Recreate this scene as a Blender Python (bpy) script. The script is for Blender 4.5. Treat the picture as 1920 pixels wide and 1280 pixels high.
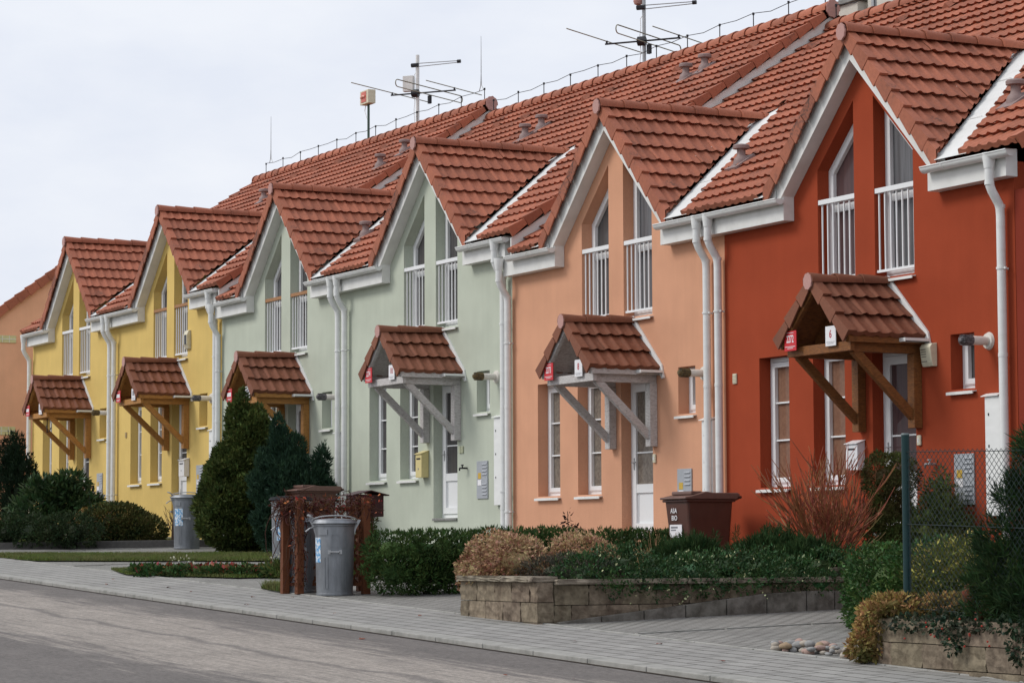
import bpy, bmesh, math, random
import numpy as np
from mathutils import Vector, Matrix
from mathutils.geometry import tessellate_polygon
R = math.radians
for o in list(bpy.data.objects): bpy.data.objects.remove(o)
scene = bpy.context.scene
col = scene.collection
# ------------------------------------------------------------------ camera
cam_d = bpy.data.cameras.new('camera'); cam = bpy.data.objects.new('camera', cam_d); col.objects.link(cam)
cam_d.sensor_width = 36; cam_d.lens = 93.75; cam_d.clip_start = .5; cam_d.clip_end = 2000
yaw, pitch, roll = 0.475672, 0.0768812, -0.0036038
fw = Vector((-math.cos(yaw)*math.cos(pitch), math.sin(yaw)*math.cos(pitch), math.sin(pitch)))
r0 = fw.cross(Vector((0,0,1))).normalized(); u0 = r0.cross(fw)
rt = r0*math.cos(roll)+u0*math.sin(roll); up = -r0*math.sin(roll)+u0*math.cos(roll)
M = Matrix((rt, up, -fw)).transposed().to_4x4(); M.translation = Vector((32.0943, -18.1631, -0.1726))
cam.matrix_world = M
scene.camera = cam
# ------------------------------------------------------------------ sky, sun, exposure
SUN_EL, SUN_AZ = 42, 208      # azimuth clockwise from +Y (the sun stands over the street, high and veiled)
w = bpy.data.worlds.new('World'); scene.world = w; w.use_nodes = True
nt = w.node_tree; nt.nodes.clear()
def N(nt, t, **k):
    n = nt.nodes.new(t)
    for a, b in k.items():
        if a in n.inputs.keys(): n.inputs[a].default_value = b
        else: setattr(n, a, b)
    return n
sky = N(nt, 'ShaderNodeTexSky', sky_type='NISHITA', sun_disc=False, sun_elevation=R(SUN_EL), sun_rotation=R(SUN_AZ), air_density=1.0, dust_density=4.0)
tc = N(nt, 'ShaderNodeTexCoord'); mp = N(nt, 'ShaderNodeMapping'); mp.inputs['Scale'].default_value = (1, 1, 2.6)
nz = N(nt, 'ShaderNodeTexNoise', Scale=9.0, Detail=7.0, Roughness=.55)
rp = N(nt, 'ShaderNodeValToRGB')
rp.color_ramp.elements[0].position = .34; rp.color_ramp.elements[0].color = (6.65, 7.0, 7.8, 1)
rp.color_ramp.elements[1].position = .60; rp.color_ramp.elements[1].color = (7.35, 7.6, 8.15, 1)
mx = N(nt, 'ShaderNodeMix', data_type='RGBA'); mx.inputs[0].default_value = .94
bg = N(nt, 'ShaderNodeBackground', Strength=.1); out = N(nt, 'ShaderNodeOutputWorld')
L = nt.links.new
L(tc.outputs['Generated'], mp.inputs[0]); L(mp.outputs[0], nz.inputs[0]); L(nz.outputs[0], rp.inputs[0])
L(sky.outputs[0], mx.inputs[6]); L(rp.outputs[0], mx.inputs[7]); L(mx.outputs[2], bg.inputs[0]); L(bg.outputs[0], out.inputs[0])
sd = bpy.data.lights.new('sun', 'SUN'); sd.energy = 1.5; sd.angle = R(22); sd.color = (1, .96, .9)
so = bpy.data.objects.new('sun', sd); col.objects.link(so)
az = R(SUN_AZ); sv = Vector((math.sin(az)*math.cos(R(SUN_EL)), math.cos(az)*math.cos(R(SUN_EL)), math.sin(R(SUN_EL))))
so.rotation_euler = sv.to_track_quat('Z', 'Y').to_euler()
scene.view_settings.view_transform = 'Standard'; scene.view_settings.look = 'None'
scene.view_settings.exposure = 0.3; scene.view_settings.gamma = 1
scene.render.resolution_x = 1024; scene.render.resolution_y = 682
# ------------------------------------------------------------------ helpers
def tag(o, label=None, cat=None, group=None, kind=None):
    if label: o['label'] = label
    if cat: o['category'] = cat
    if group: o['group'] = group
    if kind: o['kind'] = kind
    return o
def thing(name, label, cat, loc=(0,0,0), rz=0, group=None):
    o = bpy.data.objects.new(name, None); col.objects.link(o); o.location = loc; o.rotation_euler = (0,0,rz)
    o.empty_display_size = .1
    return tag(o, label, cat, group)
def link(name, me, parent=None, m=None):
    o = bpy.data.objects.new(name, me); col.objects.link(o)
    if m is not None:
        if me.materials: me.materials[0] = m
        else: me.materials.append(m)
    if parent: o.parent = parent
    return o
def gz(x, y): return -1.22+.0325*(14.7-x)+.03*(y+7.1)
class MB:
    def __init__(s): s.v = []; s.f = []
    def add(s, v, f):
        n = len(s.v); s.v += [tuple(p) for p in v]; s.f += [tuple(i+n for i in q) for q in f]; return s
    def box(s, x0, x1, y0, y1, z0, z1):
        return s.add([(x0,y0,z0),(x1,y0,z0),(x1,y1,z0),(x0,y1,z0),(x0,y0,z1),(x1,y0,z1),(x1,y1,z1),(x0,y1,z1)],
            [(0,3,2,1),(4,5,6,7),(0,1,5,4),(1,2,6,5),(2,3,7,6),(3,0,4,7)])
    def obox(s, o, U, V, W, a, b, c):   # box spanned from o by unit axes, lengths a,b,c centred in b and c
        o = Vector(o); U = Vector(U)*a; V = Vector(V)*b/2; W = Vector(W)*c/2
        p = [o-V-W, o+U-V-W, o+U+V-W, o+V-W, o-V+W, o+U-V+W, o+U+V+W, o+V+W]
        return s.add(p, [(0,3,2,1),(4,5,6,7),(0,1,5,4),(1,2,6,5),(2,3,7,6),(3,0,4,7)])
    def beam(s, a, b, wd, ht, side=None):
        a = Vector(a); b = Vector(b); U = (b-a).normalized()
        V = Vector(side) if side else (U.cross(Vector((0,0,1))) if abs(U.z) < .99 else Vector((1,0,0)))
        V.normalize(); W = U.cross(V)
        return s.obox(a, U, V, W, (b-a).length, wd, ht)
    def tube(s, pts, rad, n=8, cap=True):
        pts = [Vector(p) for p in pts]; rs = rad if hasattr(rad, '__len__') else [rad]*len(pts)
        base = len(s.v); prev = None
        for i, p in enumerate(pts):
            t = (pts[min(i+1, len(pts)-1)]-pts[max(i-1, 0)]).normalized()
            if prev is None: a = t.orthogonal().normalized()
            else: a = (prev-t*prev.dot(t)); a = a.normalized() if a.length > 1e-6 else t.orthogonal().normalized()
            prev = a; b = t.cross(a)
            for k in range(n):
                an = 2*math.pi*k/n; s.v.append(tuple(p+(a*math.cos(an)+b*math.sin(an))*rs[i]))
        for i in range(len(pts)-1):
            for k in range(n):
                k2 = (k+1) % n
                s.f.append((base+i*n+k, base+i*n+k2, base+(i+1)*n+k2, base+(i+1)*n+k))
        if cap:
            s.f.append(tuple(base+k for k in range(n))[::-1]); s.f.append(tuple(base+(len(pts)-1)*n+k for k in range(n)))
        return s
    def lathe(s, prof, c=(0,0,0), n=32, cap=True):
        base = len(s.v)
        for r, z in prof:
            for k in range(n):
                a = 2*math.pi*k/n; s.v.append((c[0]+r*math.cos(a), c[1]+r*math.sin(a), c[2]+z))
        m = len(prof)
        for i in range(m-1):
            for k in range(n):
                k2 = (k+1) % n; s.f.append((base+i*n+k, base+i*n+k2, base+(i+1)*n+k2, base+(i+1)*n+k))
        if cap:
            s.f.append(tuple(base+k for k in range(n))[::-1]); s.f.append(tuple(base+(m-1)*n+k for k in range(n)))
        return s
    def prism(s, poly, axis, a, b):     # polygon of 2-D points extruded along axis 'x','y' or 'z'
        def P(p, t): return {'x': (t, p[0], p[1]), 'y': (p[0], t, p[1]), 'z': (p[0], p[1], t)}[axis]
        n = len(poly); v = [P(p, a) for p in poly]+[P(p, b) for p in poly]
        f = [tuple(range(n))[::-1], tuple(range(n, 2*n))]+[(i, (i+1) % n, n+(i+1) % n, n+i) for i in range(n)]
        return s.add(v, f)
    def mesh(s, name, smooth=False, fix=True):
        me = bpy.data.meshes.new(name); me.from_pydata(s.v, [], s.f)
        if fix:
            bm = bmesh.new(); bm.from_mesh(me); bmesh.ops.recalc_face_normals(bm, faces=bm.faces); bm.to_mesh(me); bm.free()
        me.polygons.foreach_set('use_smooth', [bool(smooth)]*len(me.polygons))
        if smooth: me.set_sharp_from_angle(angle=R(38))
        me.update(); return me
    def build(s, name, m, parent=None, smooth=False, bev=0):
        o = link(name, s.mesh(name, smooth), parent, m)
        if bev:
            b = o.modifiers.new('bevel', 'BEVEL'); b.width = bev; b.segments = 2; b.limit_method = 'ANGLE'; b.angle_limit = R(40); b.harden_normals = False
        return o
def fast_mesh(name, v, f, rnd=None, smooth=False):      # v (n,3), f (m,4) arrays
    me = bpy.data.meshes.new(name); v = np.asarray(v, np.float32); f = np.asarray(f, np.int32)
    me.vertices.add(len(v)); me.vertices.foreach_set('co', v.ravel())
    me.loops.add(f.size); me.loops.foreach_set('vertex_index', f.ravel())
    me.polygons.add(len(f)); me.polygons.foreach_set('loop_start', np.arange(0, f.size, f.shape[1], dtype=np.int32))
    me.update(calc_edges=True)
    if rnd is not None:
        a = me.attributes.new('rnd', 'FLOAT', 'FACE'); a.data.foreach_set('value', np.asarray(rnd, np.float32))
    me.polygons.foreach_set('use_smooth', np.full(len(f), bool(smooth)))
    return me
# ------------------------------------------------------------------ materials
def lin(h):
    h = h.lstrip('#'); c = [int(h[i:i+2], 16)/255 for i in (0, 2, 4)]
    return tuple((x/12.92 if x <= .04045 else ((x+.055)/1.055)**2.4) for x in c)+(1,)
MC = {}
def mat(name, c, rough=.6, metal=0, spec=.3, var=.12, scale=6, bump=0, bscale=60, c2=None, c2pos=(.45, .7), stretch=(1,1,1), detail=5, island=0, attr=False, coat=0, sub=0):
    if name in MC: return MC[name]
    m = bpy.data.materials.new(name); m.use_nodes = True; nt = m.node_tree; b = nt.nodes['Principled BSDF']; L = nt.links.new
    b.inputs['Roughness'].default_value = rough; b.inputs['Metallic'].default_value = metal; b.inputs['Specular IOR Level'].default_value = spec
    if coat: b.inputs['Coat Weight'].default_value = coat; b.inputs['Coat Roughness'].default_value = .08
    tc = N(nt, 'ShaderNodeTexCoord'); mp = N(nt, 'ShaderNodeMapping'); mp.inputs['Scale'].default_value = stretch; L(tc.outputs['Object'], mp.inputs[0])
    nz = N(nt, 'ShaderNodeTexNoise', Scale=scale, Detail=detail, Roughness=.6); L(mp.outputs[0], nz.inputs[0])
    c = c if len(c) == 4 else tuple(c)+(1,)
    cur = None
    if c2 is not None:
        rp = N(nt, 'ShaderNodeMapRange'); rp.inputs[1].default_value = c2pos[0]; rp.inputs[2].default_value = c2pos[1]; L(nz.outputs[0], rp.inputs[0])
        mx = N(nt, 'ShaderNodeMix', data_type='RGBA'); mx.inputs[6].default_value = c; mx.inputs[7].default_value = c2 if len(c2) == 4 else tuple(c2)+(1,)
        L(rp.outputs[0], mx.inputs[0]); cur = mx.outputs[2]
    else:
        rgb = N(nt, 'ShaderNodeRGB'); rgb.outputs[0].default_value = c; cur = rgb.outputs[0]
    hs = N(nt, 'ShaderNodeHueSaturation'); L(cur, hs.inputs['Color'])
    n2 = N(nt, 'ShaderNodeTexNoise', Scale=scale*2.7, Detail=3.0); L(mp.outputs[0], n2.inputs[0])
    mr = N(nt, 'ShaderNodeMapRange'); mr.inputs[1].default_value = .25; mr.inputs[2].default_value = .75; mr.inputs[3].default_value = 1-var; mr.inputs[4].default_value = 1+var
    L(n2.outputs[0], mr.inputs[0]); val = mr.outputs[0]
    if island or attr:
        if attr: src = N(nt, 'ShaderNodeAttribute', attribute_name='rnd').outputs['Fac']
        else: src = N(nt, 'ShaderNodeNewGeometry').outputs['Random Per Island']
        k = island or .12
        m2 = N(nt, 'ShaderNodeMapRange'); m2.inputs[3].default_value = 1-k; m2.inputs[4].default_value = 1+k; L(src, m2.inputs[0])
        mm = N(nt, 'ShaderNodeMath', operation='MULTIPLY'); L(val, mm.inputs[0]); L(m2.outputs[0], mm.inputs[1]); val = mm.outputs[0]
        m3 = N(nt, 'ShaderNodeMapRange'); m3.inputs[3].default_value = .5-.02*k*5; m3.inputs[4].default_value = .5+.02*k*5
        fr = N(nt, 'ShaderNodeMath', operation='FRACT'); f7 = N(nt, 'ShaderNodeMath', operation='MULTIPLY'); f7.inputs[1].default_value = 7.31
        L(src, f7.inputs[0]); L(f7.outputs[0], fr.inputs[0]); L(fr.outputs[0], m3.inputs[0]); L(m3.outputs[0], hs.inputs['Hue'])
    L(val, hs.inputs['Value']); L(hs.outputs[0], b.inputs['Base Color'])
    if bump:
        n3 = N(nt, 'ShaderNodeTexNoise', Scale=bscale, Detail=4.0); L(mp.outputs[0], n3.inputs[0])
        bp = N(nt, 'ShaderNodeBump', Strength=bump, Distance=.01); L(n3.outputs[0], bp.inputs['Height']); L(bp.outputs[0], b.inputs['Normal'])
    if sub:
        tr = N(nt, 'ShaderNodeBsdfTranslucent'); L(hs.outputs[0], tr.inputs[0]); ms = N(nt, 'ShaderNodeMixShader'); ms.inputs[0].default_value = sub
        o = nt.nodes['Material Output']; L(b.outputs[0], ms.inputs[1]); L(tr.outputs[0], ms.inputs[2]); L(ms.outputs[0], o.inputs[0])
    MC[name] = m; return m
def plaster(name, c):
    """rendered wall: fine sand grain, cloudy weathering and faint vertical rain streaks"""
    if name in MC: return MC[name]
    m = bpy.data.materials.new(name); m.use_nodes = True; nt = m.node_tree; b = nt.nodes['Principled BSDF']; L = nt.links.new
    b.inputs['Roughness'].default_value = .92; b.inputs['Specular IOR Level'].default_value = .15
    tc = N(nt, 'ShaderNodeTexCoord')
    n1 = N(nt, 'ShaderNodeTexNoise', Scale=1.3, Detail=6.0); L(tc.outputs['Object'], n1.inputs[0])
    mp = N(nt, 'ShaderNodeMapping'); mp.inputs['Scale'].default_value = (9, 9, .5); L(tc.outputs['Object'], mp.inputs[0])
    n2 = N(nt, 'ShaderNodeTexNoise', Scale=1.0, Detail=4.0); L(mp.outputs[0], n2.inputs[0])
    n3 = N(nt, 'ShaderNodeTexNoise', Scale=110.0, Detail=3.0); L(tc.outputs['Object'], n3.inputs[0])
    def mr(src, a, b_):
        q = N(nt, 'ShaderNodeMapRange'); q.inputs[1].default_value = .3; q.inputs[2].default_value = .7; q.inputs[3].default_value = a; q.inputs[4].default_value = b_; L(src, q.inputs[0]); return q.outputs[0]
    def mul(a, b_):
        q = N(nt, 'ShaderNodeMath', operation='MULTIPLY'); L(a, q.inputs[0]); L(b_, q.inputs[1]); return q.outputs[0]
    v = mul(mul(mr(n1.outputs[0], .90, 1.06), mr(n2.outputs[0], .975, 1.02)), mr(n3.outputs[0], .87, 1.12))
    hs = N(nt, 'ShaderNodeHueSaturation', Color=c); L(v, hs.inputs['Value']); L(hs.outputs[0], b.inputs['Base Color'])
    bp = N(nt, 'ShaderNodeBump', Strength=.35, Distance=.004); L(n3.outputs[0], bp.inputs['Height']); L(bp.outputs[0], b.inputs['Normal'])
    MC[name] = m; return m
def tile_mat(name, c, dark, mosspos=(.55, .70)):
    if name in MC: return MC[name]
    m = bpy.data.materials.new(name); m.use_nodes = True; nt = m.node_tree; b = nt.nodes['Principled BSDF']; L = nt.links.new
    b.inputs['Roughness'].default_value = .72; b.inputs['Specular IOR Level'].default_value = .35
    tc = N(nt, 'ShaderNodeTexCoord'); at = N(nt, 'ShaderNodeAttribute', attribute_name='rnd')
    n1 = N(nt, 'ShaderNodeTexNoise', Scale=1.1, Detail=5.0, Roughness=.65); L(tc.outputs['Object'], n1.inputs[0])
    n2 = N(nt, 'ShaderNodeTexNoise', Scale=28.0, Detail=4.0); L(tc.outputs['Object'], n2.inputs[0])
    q = N(nt, 'ShaderNodeMapRange'); q.inputs[1].default_value = mosspos[0]; q.inputs[2].default_value = mosspos[1]; L(n1.outputs[0], q.inputs[0])
    q2 = N(nt, 'ShaderNodeMapRange'); q2.inputs[1].default_value = .42; q2.inputs[2].default_value = .62; L(n2.outputs[0], q2.inputs[0])
    mu = N(nt, 'ShaderNodeMath', operation='MULTIPLY'); L(q.outputs[0], mu.inputs[0]); L(q2.outputs[0], mu.inputs[1])
    mx = N(nt, 'ShaderNodeMix', data_type='RGBA'); mx.inputs[6].default_value = c; mx.inputs[7].default_value = dark; L(mu.outputs[0], mx.inputs[0])
    q3 = N(nt, 'ShaderNodeMapRange'); q3.inputs[3].default_value = .80; q3.inputs[4].default_value = 1.18; L(at.outputs['Fac'], q3.inputs[0])
    q4 = N(nt, 'ShaderNodeMapRange'); q4.inputs[1].default_value = .3; q4.inputs[2].default_value = .7; q4.inputs[3].default_value = .88; q4.inputs[4].default_value = 1.1; L(n2.outputs[0], q4.inputs[0])
    m2 = N(nt, 'ShaderNodeMath', operation='MULTIPLY'); L(q3.outputs[0], m2.inputs[0]); L(q4.outputs[0], m2.inputs[1])
    hs = N(nt, 'ShaderNodeHueSaturation'); L(mx.outputs[2], hs.inputs['Color']); L(m2.outputs[0], hs.inputs['Value']); L(hs.outputs[0], b.inputs['Base Color'])
    n5 = N(nt, 'ShaderNodeTexNoise', Scale=150.0); L(tc.outputs['Object'], n5.inputs[0])
    bp = N(nt, 'ShaderNodeBump', Strength=.3, Distance=.004); L(n5.outputs[0], bp.inputs['Height']); L(bp.outputs[0], b.inputs['Normal'])
    MC[name] = m; return m
TILE = tile_mat('roof_tile', (.35, .115, .064, 1), (.085, .04, .03, 1), (.54, .68))
CTILE = tile_mat('canopy_tile', (.215, .078, .042, 1), (.075, .04, .03, 1), (.5, .7))
WHITE = mat('white_trim', (.74, .74, .72), .5, var=.04, scale=2, c2=(.6, .6, .57), c2pos=(.5, .8))
PVC = mat('white_pvc', (.76, .77, .78), .35, var=.02, spec=.4)
GUT = mat('painted_gutter', (.74, .75, .74), .4, var=.05, scale=1.5, c2=(.62, .62, .59), c2pos=(.55, .8), stretch=(1, 1, 3))
RUB = mat('black_rubber', (.02, .02, .02), .6)
DARK = mat('dark_interior', (.02, .018, .016), .9)
IRON = mat('dark_iron', (.03, .03, .035), .5, metal=.4)
STEEL = mat('grey_steel', (.38, .39, .4), .45, metal=.5, var=.1, scale=10)
ZINC = mat('galvanised_steel', (.235, .25, .27), .5, metal=.45, spec=.5, var=.16, scale=5, c2=(.15, .16, .175), c2pos=(.4, .75), stretch=(1, 1, .35), bump=.15, bscale=25)
PINK = mat('pink_plastic', (.46, .26, .23), .6, var=.08, scale=12)
VENT = mat('vent_plastic', (.25, .18, .17), .6, var=.12, scale=10)
CREAM = mat('cream_plastic', (.62, .58, .44), .45)
GREYBOX = mat('grey_cabinet', (.36, .38, .41), .45, var=.06)
BROWN = mat('brown_plastic', (.088, .036, .026), .42, spec=.4, var=.12, scale=3, c2=(.075, .04, .03), c2pos=(.5, .8))
BROWNLID = mat('brown_lid', (.15, .085, .068), .45, spec=.4, var=.1)
WOODS = {'brown': mat('brown_stained_wood', (.235, .092, .026), .6, var=.25, scale=5, stretch=(3, 3, 12), bump=.2, c2=(.13, .052, .018), c2pos=(.4, .7)),
         'grey': mat('weathered_white_wood', (.54, .52, .51), .75, var=.15, scale=6, stretch=(3, 3, 8), bump=.3, c2=(.34, .31, .295), c2pos=(.45, .75)),
         'honey': mat('honey_stained_wood', (.44, .21, .055), .6, var=.2, scale=5, stretch=(3, 3, 12), bump=.2, c2=(.30, .135, .038), c2pos=(.4, .7))}
RAILWOOD = mat('rail_wood', (.34, .17, .075), .6, var=.15)
def pane_mat(name, c, c2, wave=0, rough=.06):
    if name in MC: return MC[name]
    m = bpy.data.materials.new(name); m.use_nodes = True; nt = m.node_tree; b = nt.nodes['Principled BSDF']; L = nt.links.new
    b.inputs['Roughness'].default_value = .75; b.inputs['Specular IOR Level'].default_value = .5
    b.inputs['Coat Weight'].default_value = .3; b.inputs['Coat Roughness'].default_value = rough; b.inputs['Coat IOR'].default_value = 1.5
    tc = N(nt, 'ShaderNodeTexCoord'); mp = N(nt, 'ShaderNodeMapping'); L(tc.outputs['Object'], mp.inputs[0])
    mp.inputs['Scale'].default_value = (26, 1, .6) if wave else (14, 1, 14)
    nz = N(nt, 'ShaderNodeTexNoise', Scale=1.0 if wave else 1.6, Detail=4.0, Roughness=.6); L(mp.outputs[0], nz.inputs[0])
    q = N(nt, 'ShaderNodeMapRange'); q.inputs[1].default_value = .38; q.inputs[2].default_value = .62; L(nz.outputs[0], q.inputs[0])
    mx = N(nt, 'ShaderNodeMix', data_type='RGBA'); mx.inputs[6].default_value = c+(1,); mx.inputs[7].default_value = c2+(1,); L(q.outputs[0], mx.inputs[0]); L(mx.outputs[2], b.inputs['Base Color'])
    MC[name] = m; return m
P_DARK = pane_mat('dark_glass', (.035, .032, .033), (.06, .055, .055), 1)
P_CURT = pane_mat('curtained_glass', (.055, .055, .06), (.125, .125, .135), 1)
P_LACE = pane_mat('lace_curtained_glass', (.12, .095, .075), (.20, .165, .13))
P_AMBER = pane_mat('amber_reflection_glass', (.17, .075, .04), (.21, .1, .055))  # amber reflection of the window reveals painted into the pane colour
P_WINE = pane_mat('wine_glass', (.05, .02, .022), (.075, .03, .03), 1)
# ------------------------------------------------------------------ roof tiles
ROW, WAVE = .322, .178
def tile_surface(O, U, V, W, width, length, seed=0, row=ROW, phase=0.0, over=.0):
    rng = np.random.default_rng(seed)
    tw = 2*WAVE; nt_ = int(math.ceil(width/tw)); nr = int(math.ceil(length/row-1e-6)); ns = 17
    t = np.linspace(0, tw, ns)
    ph = ((t/WAVE+phase) % 1.0)-.5
    h = np.where(np.abs(ph) < .34, .025*(.5+.5*np.cos(np.pi*ph/.34)), 0)
    vs = []; fs = []; rd = []; n = 0
    U, V, W, O = map(lambda a: np.array(a, float), (U, V, W, O))
    for k in range(nr):
        v0 = k*row; v1 = min((k+1)*row+.06, length+.02)
        for i in range(nt_):
            u_ = np.minimum(i*tw+t, width); j = rng.normal(0, .0025); jv = rng.normal(0, .004); q = rng.random()
            rows = [(v0+jv+.07, -.02, 1), (v0+jv+(.022 if k else 0), (.026 if k else -.015)+j, 1), (v0+jv, .047+j, 1), (v0+.06, .041+j, 1), (v1, -.004, 1)]
            for vv, ww, _ in rows:
                vs.append(O+np.outer(u_, U)+vv*V+np.outer(ww+h, W))
            for a in range(4):
                for c in range(ns-1):
                    p = n+a*ns+c; fs.append((p, p+1, p+ns+1, p+ns)); rd.append(q)
            n += 5*ns
    return np.vstack(vs), np.array(fs), np.array(rd)
def tiles_obj(name, m, parent, data, cuts=None, keep=None):
    v, f, r = data
    me = fast_mesh(name, v, f, r, smooth=True)
    if cuts:
        bm = bmesh.new(); bm.from_mesh(me)
        for co, no, clear in cuts:
            g = bm.verts[:]+bm.edges[:]+bm.faces[:]
            bmesh.ops.bisect_plane(bm, geom=g, plane_co=co, plane_no=no, clear_outer=clear)
        if keep:
            bmesh.ops.delete(bm, geom=[q for q in bm.faces if not keep(q.calc_center_median())], context='FACES')
        bm.to_mesh(me); bm.free()
    me.set_sharp_from_angle(angle=R(50))
    return link(name, me, parent, m)
def verge(name, m, parent, O, U, V, W, n, drop=.135, row=ROW, seed=0, cut=None):
    """row of edge tiles: U points outwards"""
    rng = random.Random(seed); O, U, V, W = map(Vector, (O, U, V, W)); vs = []; fs = []; rd = []
    for k in range(n):
        v0 = k*row+.004; v1 = (k+1)*row-.007; q = rng.random(); j = rng.uniform(-.004, .004)
        def blk(u0, u1, wa0, wb0, wa1, wb1):
            b = len(vs)
            for u_, v_, w_ in ((u0,v0,wa0),(u1,v0,wa0),(u1,v1,wa1),(u0,v1,wa1),(u0,v0,wb0),(u1,v0,wb0),(u1,v1,wb1),(u0,v1,wb1)):
                vs.append(tuple(O+U*u_+V*v_+W*w_))
            for g in [(0,3,2,1),(4,5,6,7),(0,1,5,4),(1,2,6,5),(2,3,7,6),(3,0,4,7)]: fs.append(tuple(b+i for i in g)); rd.append(q)
        blk(0, .022+j, -drop+.0, .075+j, -drop+.035, .040)      # hanging side plate
        blk(-.10, .0, .030, .074+j, .0, .039)               # lap over the field tiles
    me = fast_mesh(name, vs, fs, rd)
    if cut:
        bm = bmesh.new(); bm.from_mesh(me)
        bmesh.ops.bisect_plane(bm, geom=bm.verts[:]+bm.edges[:]+bm.faces[:], plane_co=cut[0], plane_no=cut[1], clear_outer=True); bm.to_mesh(me); bm.free()
    return link(name, me, parent, m)
def ridge_tiles(name, m, parent, A, B, rad=.115, step=.385, seed=0, sink=.02):
    """half-round tiles from A (open end in view) to B"""
    rng = random.Random(seed); A = Vector(A); B = Vector(B); Ln = (B-A).length; D = (B-A).normalized(); S = D.cross(Vector((0,0,1))).normalized()
    vs = []; fs = []; rd = []; k = 0; d = 0
    while d < Ln-.05:
        e = min(d+step+.05, Ln+.02); ra, rb = rad+.013, rad-.014; q = rng.random(); b = len(vs); n = 11
        for dist, rr, in ((d, ra), (d+.03, ra), (e, rb)):
            for o_ in (0, -.014):
                for i in range(n):
                    a = math.pi*(i/(n-1))*1.12-.06*math.pi
                    p = A+D*dist+S*math.cos(a)*(rr+o_)*1.0+Vector((0,0,1))*(math.sin(a)*(rr+o_)*.92-sink); vs.append(tuple(p))
        for g in range(2):
            for o_ in (0, 1):
                for i in range(n-1):
                    p = b+g*2*n+o_*n+i; fs.append((p, p+1, p+2*n+1, p+2*n)); rd.append(q)
            for i in (0, n-1):
                p = b+g*2*n+i; fs.append((p, p+n, p+3*n, p+2*n)); rd.append(q)
        for i in range(n-1): p = b+i; fs.append((p, p+1, p+n+1, p+n)); rd.append(q)
        d += step; k += 1
    me = fast_mesh(name, vs, fs, rd, smooth=True); me.set_sharp_from_angle(angle=R(40))
    return link(name, me, parent, m)
def end_disc(parent, c, r, facing):     # scalloped pink closing disc, facing '-y' or '+x'
    poly = []
    for i in range(36):
        a = 2*math.pi*i/36; q = r*(1+.05*math.cos(a*9)); poly.append((math.cos(a)*q, math.sin(a)*q*1.15))
    mb = MB()
    if facing == '-y': mb.prism([(c[0]+a, c[2]+b) for a, b in poly], 'y', c[1]-.012, c[1]+.012)
    else: mb.prism([(c[1]+a, c[2]+b) for a, b in poly], 'x', c[0]-.012, c[0]+.012)
    return mb.build('ridge_end_disc', PINK, parent)
# ------------------------------------------------------------------ house geometry (in the frame of the nearest unit; others are offset by -6 m each)
XL, XR = 2.85, 8.85
CX = 6.0; TD = .97; ZR = 5.93; AD = math.atan(TD)       # dormer ridge and slope
TM = math.tan(R(33.6)); AM = R(33.6); EY = -.27; EZ = 4.10+TM*(EY+.36); RY = 5.5; RZ = 4.10+TM*(RY+.36)
def zmain(y): return 4.10+TM*(y+.36)
def dval(y): return (ZR-zmain(y))/TD                     # half width of dormer where it meets the main roof
CT = {}
def cached(key, fn):
    if key not in CT: CT[key] = fn()
    return CT[key]
def part(key, name, fn, m, parent, bev=0):
    me = cached(key, fn)
    o = bpy.data.objects.new(name, me); col.objects.link(o); o.parent = parent
    if not me.materials: me.materials.append(None)
    o.material_slots[0].link = 'OBJECT'; o.material_slots[0].material = m
    if bev:
        b = o.modifiers.new('bevel', 'BEVEL'); b.width = bev; b.segments = 2; b.limit_method = 'ANGLE'; b.angle_limit = R(40)
    return o
def inset(poly, d):
    n = len(poly); res = []
    cx = sum(p[0] for p in poly)/n; cz = sum(p[1] for p in poly)/n
    lines = []
    for i in range(n):
        a = Vector(poly[i]); b = Vector(poly[(i+1) % n]); t = (b-a).normalized(); nn = Vector((-t.y, t.x))
        if nn.dot(Vector((cx, cz))-a) < 0: nn = -nn
        lines.append((a+nn*d, t))
    for i in range(n):
        p, t = lines[i-1]; q, s = lines[i]
        den = t.x*s.y-t.y*s.x; k = ((q.x-p.x)*s.y-(q.y-p.y)*s.x)/den; res.append((p.x+t.x*k, p.y+t.y*k))
    return res
def ring(mb, outer, d, y0, y1):
    inn = inset(outer, d); n = len(outer)
    v = [(p[0], y0, p[1]) for p in outer]+[(p[0], y0, p[1]) for p in inn]+[(p[0], y1, p[1]) for p in outer]+[(p[0], y1, p[1]) for p in inn]
    f = []
    for i in range(n):
        j = (i+1) % n
        f += [(i, j, n+j, n+i), (2*n+i, 2*n+j, 3*n+j, 3*n+i), (i, j, 2*n+j, 2*n+i), (n+i, n+j, 3*n+j, 3*n+i)]
    mb.add(v, f); return inn
def flip(poly): return [(2*CX-a, b) for a, b in poly][::-1]
ZB = .559       # sill of the tall ground floor windows
def openings(zs):
    w1 = [(3.653, zs), (4.332, zs), (4.332, 2.19), (3.653, 2.19)]
    w2 = [(4.866, zs), (5.545, zs), (5.545, 2.19), (4.866, 2.19)]
    ul = [(5.012, 2.965), (5.793, 2.965), (5.793, 5.154), (5.012, 4.405)]
    dr = [(6.115, -.02), (6.975, -.02), (6.975, 2.11), (6.115, 2.11)]
    sw = [(7.654, 1.575), (8.093, 1.575), (8.093, 2.2), (7.654, 2.2)]
    return dict(w1=w1, w2=w2, ul=ul, ur=flip(ul), dr=dr, sw=sw)
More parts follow.
